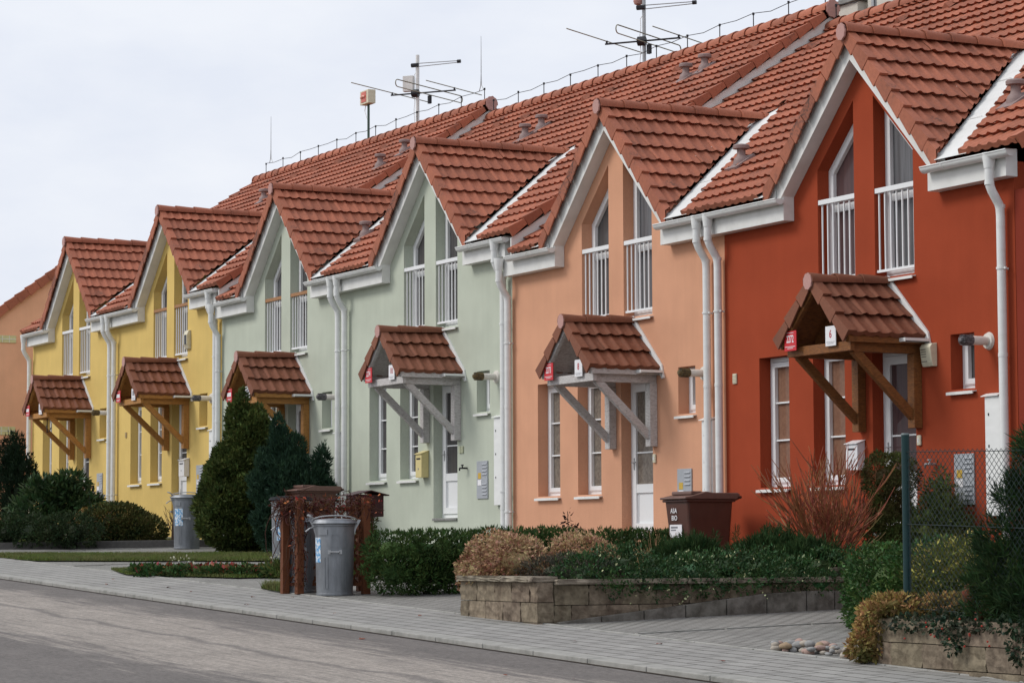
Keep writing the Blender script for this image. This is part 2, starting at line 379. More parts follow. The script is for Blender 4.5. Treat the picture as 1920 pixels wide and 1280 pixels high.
def wall_mesh(zs, zbot=-1.15):
    op = openings(zs)
    top = lambda x: ZR-.16-TD*abs(x-CX)
    outer = [(XL, zbot), (XR, zbot), (XR, 4.02), (CX+(ZR-.20-4.02)/TD, 4.02), (CX, ZR-.20), (CX-(ZR-.20-4.02)/TD, 4.02), (XL, 4.02)]
    loops = [outer]+[p for p in op.values()]
    def split(lp):          # extra points along long edges help even shading; keep simple
        return lp
    flat = [Vector((x, z, 0)) for lp in loops for x, z in lp]
    tris = tessellate_polygon([[Vector((x, z, 0)) for x, z in lp] for lp in loops])
    v = [(p.x, 0, p.y) for p in flat]; f = [tuple(t) for t in tris]
    n = len(v); k = 0
    v += [(p.x, .17 if i >= len(outer) else .3, p.y) for i, p in enumerate(flat)]
    for li, lp in enumerate(loops):
        m = len(lp)
        for i in range(m):
            j = (i+1) % m; f.append((k+i, k+j, n+k+j, n+k+i))
        k += m
    # side and back walls
    b = len(v)
    for x in (XL+.002, XR-.002):
        v += [(x, .3, zbot), (x, 11.2, zbot), (x, 11.2, 4.0), (x, RY, RZ-.1), (x, .3, zmain(.3)-.12)]
    f += [tuple(range(b, b+5)), tuple(range(b+5, b+10)), (b+1, b+6, b+7, b+2)]
    me = bpy.data.meshes.new('wall'); me.from_pydata(v, [], f)
    bm = bmesh.new(); bm.from_mesh(me); bmesh.ops.recalc_face_normals(bm, faces=bm.faces); bm.to_mesh(me); bm.free()
    return me
def frame_parts(key, poly, parent, pane_m, bars=(), vbars=(), transom=None, sill=True, name='window', lower=.0):
    """frame (part) > pane, sill"""
    def fr():
        mb = MB(); y0 = .165
        inn = ring(mb, poly, .055, y0, y0+.08)
        z0 = min(p[1] for p in poly); x0 = min(p[0] for p in poly); x1 = max(p[0] for p in poly)
        mb.box(x0+.05, x1-.05, y0-.012, y0+.07, z0+.05, z0+.09)
        if transom:
            mb.box(x0+.05, x1-.05, y0-.004, y0+.07, transom-.05, transom+.04)
        sub = inset(poly, .062); ring(mb, sub, .062, y0-.018, y0+.05)
        for z in bars: mb.box(x0+.1, x1-.1, y0-.002, y0+.03, z-.011, z+.011)
        for x in vbars: mb.box(x-.011, x+.011, y0-.001, y0+.029, z0+.1, max(p[1] for p in poly)-.1)
        return mb.mesh(name)
    fo = part(key+'f', name, fr, PVC, parent, .004)
    def pn():
        mb = MB(); p = inset(poly, .1); mb.prism(p, 'y', .196, .206); return mb.mesh('pane')
    part(key+'p', 'pane', pn, pane_m, fo)
    if sill:
        def sl():
            mb = MB(); z0 = min(p[1] for p in poly); x0 = min(p[0] for p in poly)-.025; x1 = max(p[0] for p in poly)+.025
            mb.prism([(.17, z0-.001), (.17, z0-.02), (-.045, z0-.042), (-.045, z0-.062), (-.058, z0-.062), (-.058, z0-.03)], 'x', x0, x1)
            return mb.mesh('sill')
        part(key+'s', 'sill', sl, WHITE, fo)
    return fo
def gutter(parent, x0, x1, outlets, z=4.10, tag_=''):
    yc = -.235; r = .068
    def g():
        mb = MB(); n = 12
        sec = [(yc+r*math.cos(math.pi+math.pi*i/n), z+r*math.sin(math.pi+math.pi*i/n)) for i in range(n+1)]
        sec_i = [(yc+(r-.006)*math.cos(math.pi+math.pi*i/n), z+(r-.006)*math.sin(math.pi+math.pi*i/n)) for i in range(n+1)]
        poly = sec+sec_i[::-1]; mb.prism(poly, 'x', x0, x1)
        mb.tube([(x0, yc-r, z), (x1, yc-r, z)], .009, 8)
        for x in (x0, x1):      # end caps
            mb.prism(sec, 'x', x-.004, x+.004)
        k = max(1, int((x1-x0)/.75))
        for i in range(k):
            x = x0+(i+.5)*(x1-x0)/k
            s2 = [(yc+(r+.005)*math.cos(math.pi+math.pi*j/n), z+(r+.005)*math.sin(math.pi+math.pi*j/n)) for j in range(n+1)]
            mb.prism(s2+sec[::-1], 'x', x-.012, x+.012)
        return mb.mesh('gutter', True)
    go = link('gutter', g(), parent, GUT)
    return go
def downpipe(parent, x, z=4.10, zb=-.9, zfun=None):
    mb = MB(); yc = -.235
    # funnel
    fz = [(z+.012, .082, .075), (z-.02, .082, .073), (z-.16, .056, .056)]
    base = len(mb.v)
    for zz, a, b in fz:
        for i in range(16):
            t = 2*math.pi*i/16; mb.v.append((x+a*math.cos(t), yc+b*math.sin(t), zz))
    for g in range(2):
        for i in range(16): j = (i+1) % 16; mb.f.append((base+g*16+i, base+g*16+j, base+(g+1)*16+j, base+(g+1)*16+i))
    mb.f.append(tuple(base+32+i for i in range(16)))
    rr = .05
    pts = [(x, yc, z-.15), (x, yc, z-.30), (x, yc+.008, z-.35), (x, yc+.03, z-.40), (x, -.14, z-.50), (x, -.112, z-.54), (x, -.095, z-.60), (x, -.09, z-.68)]
    mb.tube(pts+[(x, -.09, zb)], rr, 18)
    for zz in (z-.32, z-.57, 1.9, .1): mb.tube([(x, yc if zz > z-.4 else -.09, zz-.02), (x, yc if zz > z-.4 else -.09, zz+.02)], rr+.004, 18)
    p = mb.build('downpipe', GUT, parent, True)
    for zz in (z-1.25, .35):
        c = MB(); c.lathe([(rr+.003, -.012), (rr+.009, -.012), (rr+.009, .012), (rr+.003, .012)], (x, -.09, zz), 18, False); c.box(x-.01, x+.01, -.045, 0, zz-.01, zz+.01)
        c.box(x+rr, x+rr+.03, -.1, -.08, zz-.012, zz+.012)
        c.build('pipe_clip', GUT, p)
    return p
def plate_text(parent, txt, x, y, z, h, m, wmul=.75, name='lettering', rz=0):
    cu = bpy.data.curves.new(name, 'FONT'); cu.body = txt; cu.size = h; cu.align_x = 'CENTER'; cu.align_y = 'CENTER'; cu.extrude = .001; cu.offset = h*.012; cu.resolution_u = 4
    ob = bpy.data.objects.new(name, cu); col.objects.link(ob)
    dg = bpy.context.evaluated_depsgraph_get(); me = bpy.data.meshes.new_from_object(ob.evaluated_get(dg)); bpy.data.objects.remove(ob)
    o = link(name, me, parent, m); o.rotation_euler = (R(90), 0, rz); o.location = (x, y, z); o.scale = (wmul, 1, 1); return o
RED = mat('red_enamel', (.56, .022, .03), .35, var=.04)
SIGNW = mat('white_enamel', (.78, .77, .79), .35, var=.03)
REDTXT = mat('red_lettering', (.45, .03, .04), .4)
GREYTXT = mat('grey_lettering', (.2, .2, .22), .5)
BLUEW = mat('label_print', (.62, .68, .74), .5, c2=(.12, .33, .58), c2pos=(.48, .54), scale=28, var=.1, detail=3)
def canopy(house, wood, key, step=0):
    W_ = WOODS[wood]; cx = 6.47; zr = 2.875; t = .93; a = math.atan(t); c, s = math.cos(a), math.sin(a); ln = .735/c; y0 = -1.09
    c_ = bpy.data.objects.new('door_canopy', None); col.objects.link(c_); c_.parent = house; c_.empty_display_size = .1
    row = ln/3.0
    for sgn in (1, -1):
        O = (cx+sgn*.735, y0, zr-t*.735); V = (-sgn*c, 0, s); W = (sgn*s, 0, c)
        d = cached(f'ct{sgn}', lambda: tile_surface(O, (0,1,0), V, W, 1.075, ln, seed=5+sgn, row=row, phase=.25))
        key2 = f'ctm{sgn}'
        if key2 not in CT: o = tiles_obj('roof_tiles', CTILE, c_, d); CT[key2] = o.data
        else: o = link('roof_tiles', CT[key2], c_)
        kv = f'cv{sgn}'
        if kv not in CT: CT[kv] = verge('verge_tiles', CTILE, c_, (cx+sgn*.735, y0, zr-t*.735), (0,-1,0), V, W, 3, .095, row, seed=3).data
        else: link('verge_tiles', CT[kv], c_)
    if 'cr' not in CT: CT['cr'] = ridge_tiles('ridge_tiles', CTILE, c_, (cx, y0-.04, zr+.015), (cx, -.02, zr+.04), .092, .36, 9).data
    else: link('ridge_tiles', CT['cr'], c_)
    end_disc(c_, (cx, y0-.035, zr-.01), .083, '-y')
    # timber
    xa, xb = 5.92, 7.02
    def post(x):
        return lambda: MB().box(x-.065, x+.065, -.115, -.003, 1.17, 2.02).mesh('post')
    part('cpl', 'post', post(xa), W_, c_, .004); part('cpr', 'post', post(xb+.02), W_, c_, .004)
    part('csb1', 'side_beam', lambda: MB().box(xa-.05, xa+.05, -.94, -.002, 2.022, 2.13).mesh('side_beam'), W_, c_, .004)
    part('csb2', 'side_beam', lambda: MB().box(xb-.03, xb+.07, -.94, -.002, 2.022, 2.13).mesh('side_beam'), W_, c_, .004)
    part('cfb', 'front_beam', lambda: MB().box(xa-.09, xb+.11, -1.0, -.943, 2.03, 2.14).mesh('front_beam'), W_, c_, .004)
    for i, x in enumerate((xa, xb+.02)):
        part(f'cbr{i}', 'brace', lambda x=x: MB().beam((x, -.09, 1.30), (x, -.90, 2.045), .075, .10, (1,0,0)).mesh('brace'), W_, c_, .004)
    for sgn in (1, -1):
        for y in (-1.04, -.56, -.05):
            part(f'cra{sgn}{y}', 'rafter', lambda: MB().beam((cx+sgn*.69, y, zr-t*.69-.075), (cx+sgn*.02, y, zr-.02-.075), .055, .10, (0,1,0)).mesh('rafter'), W_, c_, .003)
    part('crb', 'ridge_board', lambda: MB().box(cx-.02, cx+.02, -1.0, -.01, zr-.17, zr-.05).mesh('ridge_board'), W_, c_)
    def boards():
        mb = MB()
        for sgn in (1, -1):
            mb.add([(cx, -1.05, zr-.012), (cx+sgn*.72, -1.05, zr-t*.72-.012), (cx+sgn*.72, -.005, zr-t*.72-.012), (cx, -.005, zr-.012)], [(0,1,2,3)])
            e = cx+sgn*.70; mb.box(min(e-.012, e+.012), max(e-.012, e+.012), -1.05, -.01, zr-t*.70-.10, zr-t*.70-.01)
        return mb.mesh('boarding')
    part('cbo', 'boarding', boards, W_, c_)
    def fl():
        mb = MB()
        for sgn in (1, -1):
            p = [(cx+sgn*.02, zr+.10), (cx+sgn*.79, zr+.10-t*.77+.0), (cx+sgn*.84, zr-t*.80-.05), (cx+sgn*.80, zr-t*.80-.06), (cx+sgn*.02, zr-.02)]
            mb.prism(p, 'y', -.028, -.004)
        x = cx+.71; z = zr-t*.735-.02; mb.box(x-.02, x+.12, -.36, -.03, z-.03, z-.022); mb.box(x+.112, x+.12, -.36, -.03, z-.03, z+.012); mb.box(x-.02, x+.12, -.368, -.36, z-.03, z+.012)
        return mb.mesh('flashing')
    part('cfl', 'flashing', fl, GUT, c_)
    return c_
def vent(house, x, y):
    z = zmain(y)+.03
    mb = MB()
    mb.obox((x, y-.17, z-TM*.17+.01), (0, math.cos(AM), math.sin(AM)), (1,0,0), (0,-math.sin(AM), math.cos(AM)), .36, .29, .05)
    mb.lathe([(.11, -.08), (.11, .02), (.095, .06), (.065, .09), (.058, .11), (.058, .20)], (x, y, z), 20)
    v = mb.build('roof_vent', VENT, house, True)
    MB().lathe([(.08, 0), (.112, .006), (.114, .045), (.10, .062), (.04, .07)], (x, y, z+.185), 20).build('vent_cap', VENT, v, True)
    return v
def louvre_box(house, x0, x1, z0, z1, label=None):
    mb = MB().box(x0, x1, -.02, -.002, z0, z1)
    b = mb.build('gas_cabinet', GREYBOX, house, False, .003)
    xm = x0+(x1-x0)*.52
    for zt in (z1-.05, z0+.22):
        sl = MB()
        for zz in [zt-.052*i for i in range(4)]: sl.prism([(-.0205, zz+.012), (-.033, zz-.006), (-.033, zz-.01), (-.0205, zz-.012)], 'x', xm, x1-.025)
        sl.build('louvres', GREYBOX, b)
    MB().box(x0+.05, x0+.15, -.0235, -.0205, z1-.27, z1-.18).build('yellow_sticker', mat('yellow_sticker', (.55, .36, .06), .5), b)
    MB().box(x0+.04, x0+.16, -.0235, -.0205, z1-.37, z1-.285).build('white_sticker', SIGNW, b)
    return b
def flue(house, x, z, tip):
    mb = MB(); n = 20
    for (a, b_, r1, r2) in ((-.0, -.03, .10, .085), (-.03, -.235, .05, .05)):
        mb.tube([(x, a-.002, z), (x, b_, z)], [r1, r2], n)
    f = mb.build('boiler_flue', mat('flue_white', (.66, .63, .58), .4, var=.08), house, True)
    t = MB().tube([(x, -.235, z), (x, -.30, z), (x, -.31, z), (x, -.40, z), (x, -.405, z)], [.052, .055, .055, .03, .02], n)
    for i in range(12):
        an = 2*math.pi*i/12; d = Vector((math.cos(an), 0, math.sin(an)))
        t.obox(Vector((x, -.245, z))+d*.054, (0,-1,0), d, d.cross(Vector((0,1,0))), .13, .012, .012)
    t.build('flue_cowl', tip, f, True)
COWL = {'grey': mat('flue_cowl_grey', (.16, .15, .16), .6, c2=(.05,.05,.05), c2pos=(.45, .6), scale=30), 'rust': mat('flue_cowl_rust', (.15, .11, .05), .8, c2=(.06, .05, .035), c2pos=(.45, .6), scale=25, var=.3)}
def mailbox(name, label, c, loc, wd=.24, ht=.34, dp=.11, hood=True):
    t = thing(name, label, 'mailbox', loc)
    m = mat(name+'_'+c[0], c[1], .4, var=.05)
    MB().prism([(0, 0), (-dp, 0), (-dp, ht*.86), (0, ht*.97)], 'x', -wd/2, wd/2).build('box', m, t, False, .006)
    MB().prism([(.0, ht*.975), (-dp-.02, ht*.855), (-dp-.02, ht*.875), (0, ht)], 'x', -wd/2-.015, wd/2+.015).build('lid', m, t, False, .003)
    s = MB().box(-wd*.32, wd*.32, -dp-.003, -dp-.0005, ht*.66, ht*.72); s.build('slot', IRON, t)
    MB().tube([(0, -dp-.006, ht*.32), (0, -dp+.002, ht*.32)], .014, 12).build('lock', STEEL, t)
    return t
def plate(label, txt, colr, loc, wd, ht, group):
    t = thing('house_number_sign', label, 'house number', loc, 0, group)
    MB().box(-wd/2, wd/2, -.012, 0, -ht/2, ht/2).build('plate', RED if colr == 'red' else SIGNW, t, False, .004)
    tm = SIGNW if colr == 'red' else REDTXT
    if txt:
        plate_text(t, txt, 0, -.0135, ht*.08, ht*(.52 if colr == 'red' else .55), tm, .62 if colr == 'red' else .8)
    b = MB()
    if colr == 'red':
        b.box(-wd*.42, wd*.42, -.0145, -.0125, -ht*.30, -ht*.27); b.box(-wd*.25, wd*.25, -.0145, -.0125, -ht*.38, -ht*.355); b.box(-wd*.3, wd*.3, -.0145, -.0125, ht*.39, ht*.415)
        if not txt: b.box(-wd*.38, wd*.38, -.0145, -.0125, -ht*.1, ht*.2)
    else:
        b.box(-wd*.42, wd*.42, -.0145, -.0125, -ht*.30, -ht*.285); b.box(-wd*.28, wd*.28, -.0145, -.0125, -ht*.38, -ht*.36)
        if not txt: b.box(-wd*.2, wd*.2, -.0145, -.0125, -ht*.1, ht*.3)
    b.build('printed_lines', tm if colr == 'red' else GREYTXT, t)
    return t

def house(u, dz, label, wallm, wood, railm, zs, right_end, left_end, vents_, panes):
    H = thing('row_house', label, 'house', (-6*u, 0, dz))
    wm = cached(f'wall{zs}', lambda: wall_mesh(zs))
    part(f'wall{zs}', 'wall', lambda: wm, wallm, H)
    op = openings(zs)
    # ---- windows, door
    frame_parts(f'w1{zs}', op['w1'], H, panes[0], bars=(1.15, 1.62), vbars=(4.20,), name='ground_floor_window')
    frame_parts(f'w2{zs}', op['w2'], H, panes[1], bars=(1.15, 1.62), vbars=(5.41,), name='ground_floor_window')
    frame_parts('ul', op['ul'], H, panes[2], transom=3.93, name='gable_window')
    frame_parts('ur', op['ur'], H, panes[3], transom=3.93, name='gable_window')
    so_ = frame_parts('sw', op['sw'], H, P_DARK, name='small_window')
    def sash():
        mb = MB(); p = [(a, b) for a, b in inset(op['sw'], .075)]; ring(mb, p, .05, 0, .04)
        me = mb.mesh('tilted_sash'); z0 = 1.66
        for v in me.vertices:
            y = v.co.y; z = v.co.z-z0; an = R(9); v.co.y = .185+y*math.cos(an)+z*math.sin(an)*0.0-.02+ -0.0; v.co.y += z*.14; v.co.z = z0+z
        return me
    part('sash', 'tilted_sash', sash, PVC, so_)
    def door():
        mb = MB(); poly = op['dr']; y0 = .155
        ring(mb, poly, .06, y0, y0+.08)
        leaf = inset(poly, .065); ring(mb, leaf, .10, y0-.02, y0+.04)
        x0, x1 = leaf[0][0]+.09, leaf[1][0]-.09
        mb.box(x0, x1, y0-.014, y0+.04, .56, .68); mb.box(x0, x1, y0+.01, y0+.03, .02, .57)
        mb.box(x0, x1, y0-.002, y0+.03, 1.10, 1.122); mb.box(x0+.035, x0+.05, y0+.003, y0+.012, .10, .54); mb.box(x1-.05, x1-.035, y0+.003, y0+.012, .10, .54)
        mb.box(x1-.06, x1-.042, y0, y0+.02, .7, 1.95)
        return mb.mesh('front_door')
    dr = part('door', 'front_door', door, PVC, H, .003)
    part('dpane', 'pane', lambda: MB().box(6.27, 6.82, .166, .174, .66, 1.98).mesh('pane'), panes[4], dr)
    part('dhandle', 'handle', lambda: MB().tube([(6.235, .13, .98), (6.235, .09, .98), (6.345, .09, .98)], .009, 8).box(6.222, 6.248, .128, .135, .88, 1.04).mesh('handle'), STEEL, dr)
    part('step', 'threshold', lambda: MB().box(6.12, 6.97, -.03, .15, -.06, -.022).mesh('threshold'), CONC, H, .005)
    # ---- railings
    for i, sg in enumerate((1, -1)):
        def rail(sg=sg):
            mb = MB(); x0, x1 = (5.014, 5.79) if sg == 1 else (6.21, 6.986)
            n = 7
            for k in range(n):
                x = x0+.045+(x1-x0-.08)*k/(n-1); mb.box(x-.009, x+.009, .03, .045, 3.06, 3.975)
            mb.box(x0, x1, .022, .053, 3.035, 3.065)
            return mb.mesh('railing')
        ra = part(f'rail{sg}', 'railing', rail, PVC, H)
        def hand(sg=sg):
            x0, x1 = (5.012, 5.792) if sg == 1 else (6.209, 6.988)
            return MB().box(x0, x1, .005, .06, 3.975, 4.035).mesh('handrail')
        part(f'hand{sg}', 'handrail', hand, railm or PVC, ra, .003)
    # ---- eaves boxes, bargeboards, soffit
    xa0 = XL+.01 if not (left_end) else XL+.012; xr1 = 8.92 if right_end else XR-.01
    pl_ = MB()
    h0 = 4.105; bl = 3.84
    il = CX-(ZR-.33-4.14)/TD; ir = CX+(ZR-.33-4.14)/TD      # lower inner corner of the bargeboards
    MB().box(xa0, il, -.16, -.003, bl, h0+.04).build('eaves_box', WHITE, H, False, .004); MB().box(ir-.02, xr1, -.16, -.003, bl, h0+.04).build('eaves_box', WHITE, H, False, .004)
    for sg in (1, -1):
        bb = MB()
        d1 = 1.80
        z_in = ZR-.33; z_out = ZR-.03
        # vertical board at Y -.16..-.185 and sloping soffit back to the wall
        q = [(CX, z_out), (CX+sg*d1, z_out-TD*d1), (CX+sg*d1, max(z_in-TD*d1, 4.10)), (CX+sg*(z_in-4.12)/TD, 4.12), (CX, z_in)]
        bb.prism(q, 'y', -.185, -.16)
        e = (z_in-4.12)/TD
        bb.add([(CX, -.159, z_in+.012), (CX+sg*e, -.159, 4.132), (CX+sg*e, -.002, 4.132), (CX, -.002, z_in+.012), (CX, -.159, z_in), (CX+sg*e, -.159, 4.12), (CX+sg*e, -.002, 4.12), (CX, -.002, z_in)],
               [(0,1,2,3), (4,5,6,7), (1,2,6,5), (0,1,5,4)])
        # step moulding below the tiles
        bb.build('bargeboard', WHITE, H)
    # ---- gutters and pipes
    g0 = XL+.10 if left_end else XL-.0
    g1l = 4.53
    gutter(H, g0+(.22 if left_end and u < 5 else 0), g1l, None); gr1 = 9.10 if right_end else XR-.02
    gutter(H, 7.53, gr1, None)
    if u < 5 or True: downpipe(H, XL-.03 if not left_end else XL+.02, z=4.10)
    downpipe(H, 8.72 if right_end else XR-.31)
    # ---- roofs
    cs, sn = math.cos(AM), math.sin(AM)
    xl = 3.26 if left_end and u < 5 else (2.80 if left_end else XL); xr = 9.28 if right_end else XR
    O = (xl, EY, EZ); ln = (RY-EY)/cs
    data = tile_surface(O, (1,0,0), (0,cs,sn), (0,-sn,cs), xr-xl, ln, seed=u*7+1, phase=((xl-XL)/WAVE) % 1)
    y_p = -.36; dv = dval(y_p); k = (dval(0)-dval(1))      # plan slope of valley
    pR = Vector((CX+dv+.40, y_p, 0)); nR = Vector((1, k, 0)).normalized(); pL = Vector((CX-dv-.07, y_p, 0)); nL = Vector((-1, k, 0)).normalized()
    def keep(c): return not ((c-pR).dot(nR) < 0 and (c-pL).dot(nL) < 0)
    tiles_obj('main_roof_tiles', TILE, H, data, cuts=[(pR, nR, False), (pL, nL, False)], keep=keep)
    bk = MB(); bk.add([(xl, RY, RZ+.02), (xr, RY, RZ+.02), (xr, 11.6, RZ+.02-TM*(11.6-RY)), (xl, 11.6, RZ+.02-TM*(11.6-RY))], [(0,1,2,3)])
    bk.add([(xl, RY, RZ-.10), (xr, RY, RZ-.10), (xr, 11.6, RZ-.10-TM*(11.6-RY)), (xl, 11.6, RZ-.10-TM*(11.6-RY))], [(0,1,2,3)])
    bk.build('back_roof', TILE, H)
    rdg = ridge_tiles('main_ridge_tiles', TILE, H, (xr+.02, RY, RZ+.035), (xl, RY, RZ+.035), .135, .40, u)
    if right_end:
        verge('main_verge_tiles', TILE, H, (xr, EY, EZ), (1,0,0), (0,cs,sn), (0,-sn,cs), int(ln/ROW), .085, seed=u)
        end_disc(H, (xr+.03, RY, RZ+.02), .125, '+x')
        up_ = MB(); x = xr-.03
        ys_ = EY+.05 if u else .6; v = [(ys_, zmain(ys_)-.12), (ys_, zmain(ys_)-.42), (RY, RZ-.42), (RY, RZ-.10)]
        up_.prism([(a, b) for a, b in v], 'x', x-.03, x)
        y2 = 11.6; up_.prism([(RY+.001, RZ-.42), (RY+.001, RZ-.10), (y2, RZ-.10-TM*(y2-RY)), (y2, RZ-.42-TM*(y2-RY))], 'x', x-.03, x)
        up_.build('verge_board', WHITE, H)
    if left_end and u == 5:
        verge('main_verge_tiles', TILE, H, (xl, EY, EZ), (-1,0,0), (0,cs,sn), (0,-sn,cs), int(ln/ROW), .16, seed=u)
    # dormer
    c, s = math.cos(AD), math.sin(AD); ye = 2.62; dl = 1.835; lnd = dl/c
    for i, sg in enumerate((1, -1)):
        pV = Vector((CX+sg*(dval(y_p)-.02), y_p, 0)); nV = Vector((sg, k, 0)).normalized()
        key = f'dorm{sg}{u%3}'
        V = (-sg*c, 0, s); W = (sg*s, 0, c); Oo = (CX+sg*dl, -.245, ZR-TD*dl)
        if key not in CT:
            d = tile_surface(Oo, (0,1,0), V, W, ye+.245, lnd, seed=11+i+u, phase=.3)
            CT[key] = tiles_obj('dormer_roof_tiles', TILE, H, d, cuts=[(pV, nV, True)]).data
        else: link('dormer_roof_tiles', CT[key], H)
        key = f'dverge{sg}'
        if key not in CT: CT[key] = verge('dormer_verge_tiles', TILE, H, Oo, (0,-1,0), V, W, 8, .125, lnd/8, seed=i, cut=(pV, nV)).data
        else: link('dormer_verge_tiles', CT[key], H)
    if 'drid' not in CT: CT['drid'] = ridge_tiles('dormer_ridge_tiles', TILE, H, (CX, -.29, ZR+.03), (CX, 2.50, ZR+.03), .11, .385, 4).data
    else: link('dormer_ridge_tiles', CT['drid'], H)
    end_disc(H, (CX, -.30, ZR-.005), .088, '-y')
    def vf():
        mb = MB()
        for sg in (1, -1):
            n_ = 12
            for j in range(n_):
                a = EY-.02+(2.42-EY)*j/n_; b = EY-.02+(2.42-EY)*(j+1)/n_-.0
                lo = -.05; hi = .54 if sg > 0 else .16
                pts = []
                for y_, off in ((a, lo), (a, hi), (b, hi), (b, lo)): pts.append((CX+sg*(dval(y_)+off), y_, zmain(y_)+.004))
                mb.add(pts, [(0,1,2,3)])
            mb.add([(CX, 2.1, zmain(2.1)+.003), (CX+sg*(dval(2.1)+(.48 if sg > 0 else .1)), 2.1, zmain(2.1)+.003), (CX, 3.0, zmain(3.0)+.003)], [(0,1,2)])
            for y_ in (.62, 1.55):      # seams
                mb.beam((CX+sg*(dval(y_)), y_, zmain(y_)+.008), (CX+sg*(dval(y_)+.30), y_-.02, zmain(y_)+.008), .008, .006)
            q = [(CX+sg*(dval(EY)-.22), 4.06), (CX+sg*(dval(EY)+.12), 4.06), (CX+sg*(dval(EY)+.0), 4.22), (CX+sg*(dval(EY)-.20), 4.30)]
            mb.prism(q, 'y', -.202, -.199)
        return mb.mesh('valley_flashing')
    part('vf', 'valley_flashing', vf, GUT, H)
    # snow guards on the dormer slope and vent tiles on the main roof
    for (y_, d_) in ((1.10, 1.16), (.80, 1.40)):
        z_ = ZR-TD*d_+.055; base = Vector((CX+d_, y_, z_)); Wn = Vector((s, 0, c)); Vn = Vector((-c, 0, s))
        pts = [base+Vector((0, .08*math.cos(a), 0))+Vn*(.06*math.sin(a))+Wn*(.028*math.sin(a)) for a in [math.pi*j/8 for j in range(9)]]
        MB().tube(pts, .014, 6).build('snow_guard', TILE, H, True)
    for x in [xl+.55+1.18*i for i in range(5)]:
        y_ = RY-ROW*3*cs; p = Vector((x, y_, zmain(y_)+.05)); U_ = Vector((0, cs, sn))
        vt = MB(); vt.add([p+Vector((-.10,0,0)), p+Vector((.10,0,0)), p+Vector((0,-.02,.075)), p+U_*.33+Vector((-.08,0,0)), p+U_*.33+Vector((.08,0,0)), p+U_*.33+Vector((0,0,.012))],
               [(0,1,2), (0,2,5,3), (1,4,5,2)])
        vt.build('vent_tile', TILE, H)
    for x, y in vents_: vent(H, x, y)
    canopy(H, wood, u)
    return H
#CONCDEF
CONC = mat('grey_concrete', (.25, .25, .24), .9, var=.15, scale=5, bump=.3, c2=(.16, .16, .15), c2pos=(.45, .7))
RW = plaster('red_plaster', (.325, .057, .023, 1)); PW = plaster('peach_plaster', (.64, .335, .21, 1))
GW = plaster('green_plaster', (.50, .54, .45, 1)); YW = plaster('yellow_plaster', (.68, .49, .165, 1))
DZ = [0, 0, .3035, .3035, .5914, .5914]
hs = []
spec = [
 ('red terraced house under the door canopy numbered 6, nearest in the row', RW, 'brown', None, .559, 1, 0, [(7.94, .76), (1.86+1.3, 4.7)], (P_AMBER, P_AMBER, P_WINE, P_CURT, P_WINE)),
 ('peach terraced house between the red house and the green ones', PW, 'grey', None, .559, 0, 1, [(7.85, .9), (8.1, 3.0)], (P_LACE, P_LACE, P_DARK, P_CURT, P_LACE)),
 ('pale green terraced house with grey timber canopy and cream mailbox, beside the peach house', GW, 'grey', None, .62, 1, 0, [(6.91, 4.22), (7.21, 4.40)], (P_DARK, P_DARK, P_DARK, P_DARK, P_DARK)),
 ('pale green terraced house behind the tall conifers, next to the yellow houses', GW, 'honey', RAILWOOD, .62, 0, 1, [(8.29, 3.65), (8.46, 3.89), (7.32, .97)], (P_DARK, P_DARK, P_CURT, P_DARK, P_DARK)),
 ('yellow terraced house with brown wooden handrails and a siren on its wall', YW, 'honey', RAILWOOD, .559, 1, 0, [(8.0, 3.67), (8.2, 4.11)], (P_DARK, P_DARK, P_DARK, P_DARK, P_DARK)),
 ('yellow terraced house farthest left in the row, next to the orange gable wall', YW, 'honey', None, .559, 0, 1, [(7.44, 3.82)], (P_DARK, P_DARK, P_CURT, P_CURT, P_DARK)),
]
for u, (lab, wm, wd, rl, zs, re, le, vs, pn) in enumerate(spec):
    hs.append(house(u, DZ[u], lab, wm, wd, rl, zs, re, le, vs, pn))
# ------------------------------------------------------------------ things on the walls
red, peach, green, green2, yel, yel2 = hs
louvre_box(red, 7.71, 8.07, .28, .85); louvre_box(peach, 7.64, 8.0, .28, .85); louvre_box(green, 7.68, 8.04, .26, .83); louvre_box(green2, 7.60, 7.96, .26, .83); louvre_box(yel, 7.55, 7.91, .26, .83); louvre_box(yel2, 7.55, 7.91, .26, .83)
for h, x, tp in ((red, 8.36, 'grey'), (peach, 8.33, 'rust'), (green, 8.33, 'rust'), (green2, 8.36, 'grey'), (yel, 8.33, 'grey'), (yel2, 8.33, 'rust')):
    flue(h, x, 2.08, COWL[tp])
    q = MB().box(8.34, 8.60, -.06, -.003, .15, 1.46).build('meter_cabinet', GUT, h, False, .004)
    MB().prism([(-.003, 1.50), (-.003, 1.475), (-.085, 1.462), (-.085, 1.47)], 'x', 8.30, 8.60).build('cabinet_cover', GUT, q)
    for zz in (1.25, .9, .55): MB().box(8.40, 8.415, -.066, -.0605, zz, zz+.03).build('hinge', IRON, q)
for h, x, z in ((red, 7.05, 1.03), (peach, 7.04, 1.01)):
    b = MB().box(x-.035, x+.035, -.03, -.002, z-.06, z+.06).build('doorbell', CREAM, h, False, .012)
    MB().box(x-.015, x+.015, -.035, -.0305, z-.025, z+.025).build('button', WHITE, b)
for x in (7.09, 7.17): MB().box(x-.033, x+.033, -.02, -.002, .97, 1.08).build('light_switch', mat('switch_green', (.42, .44, .30), .5), green, False, .006)
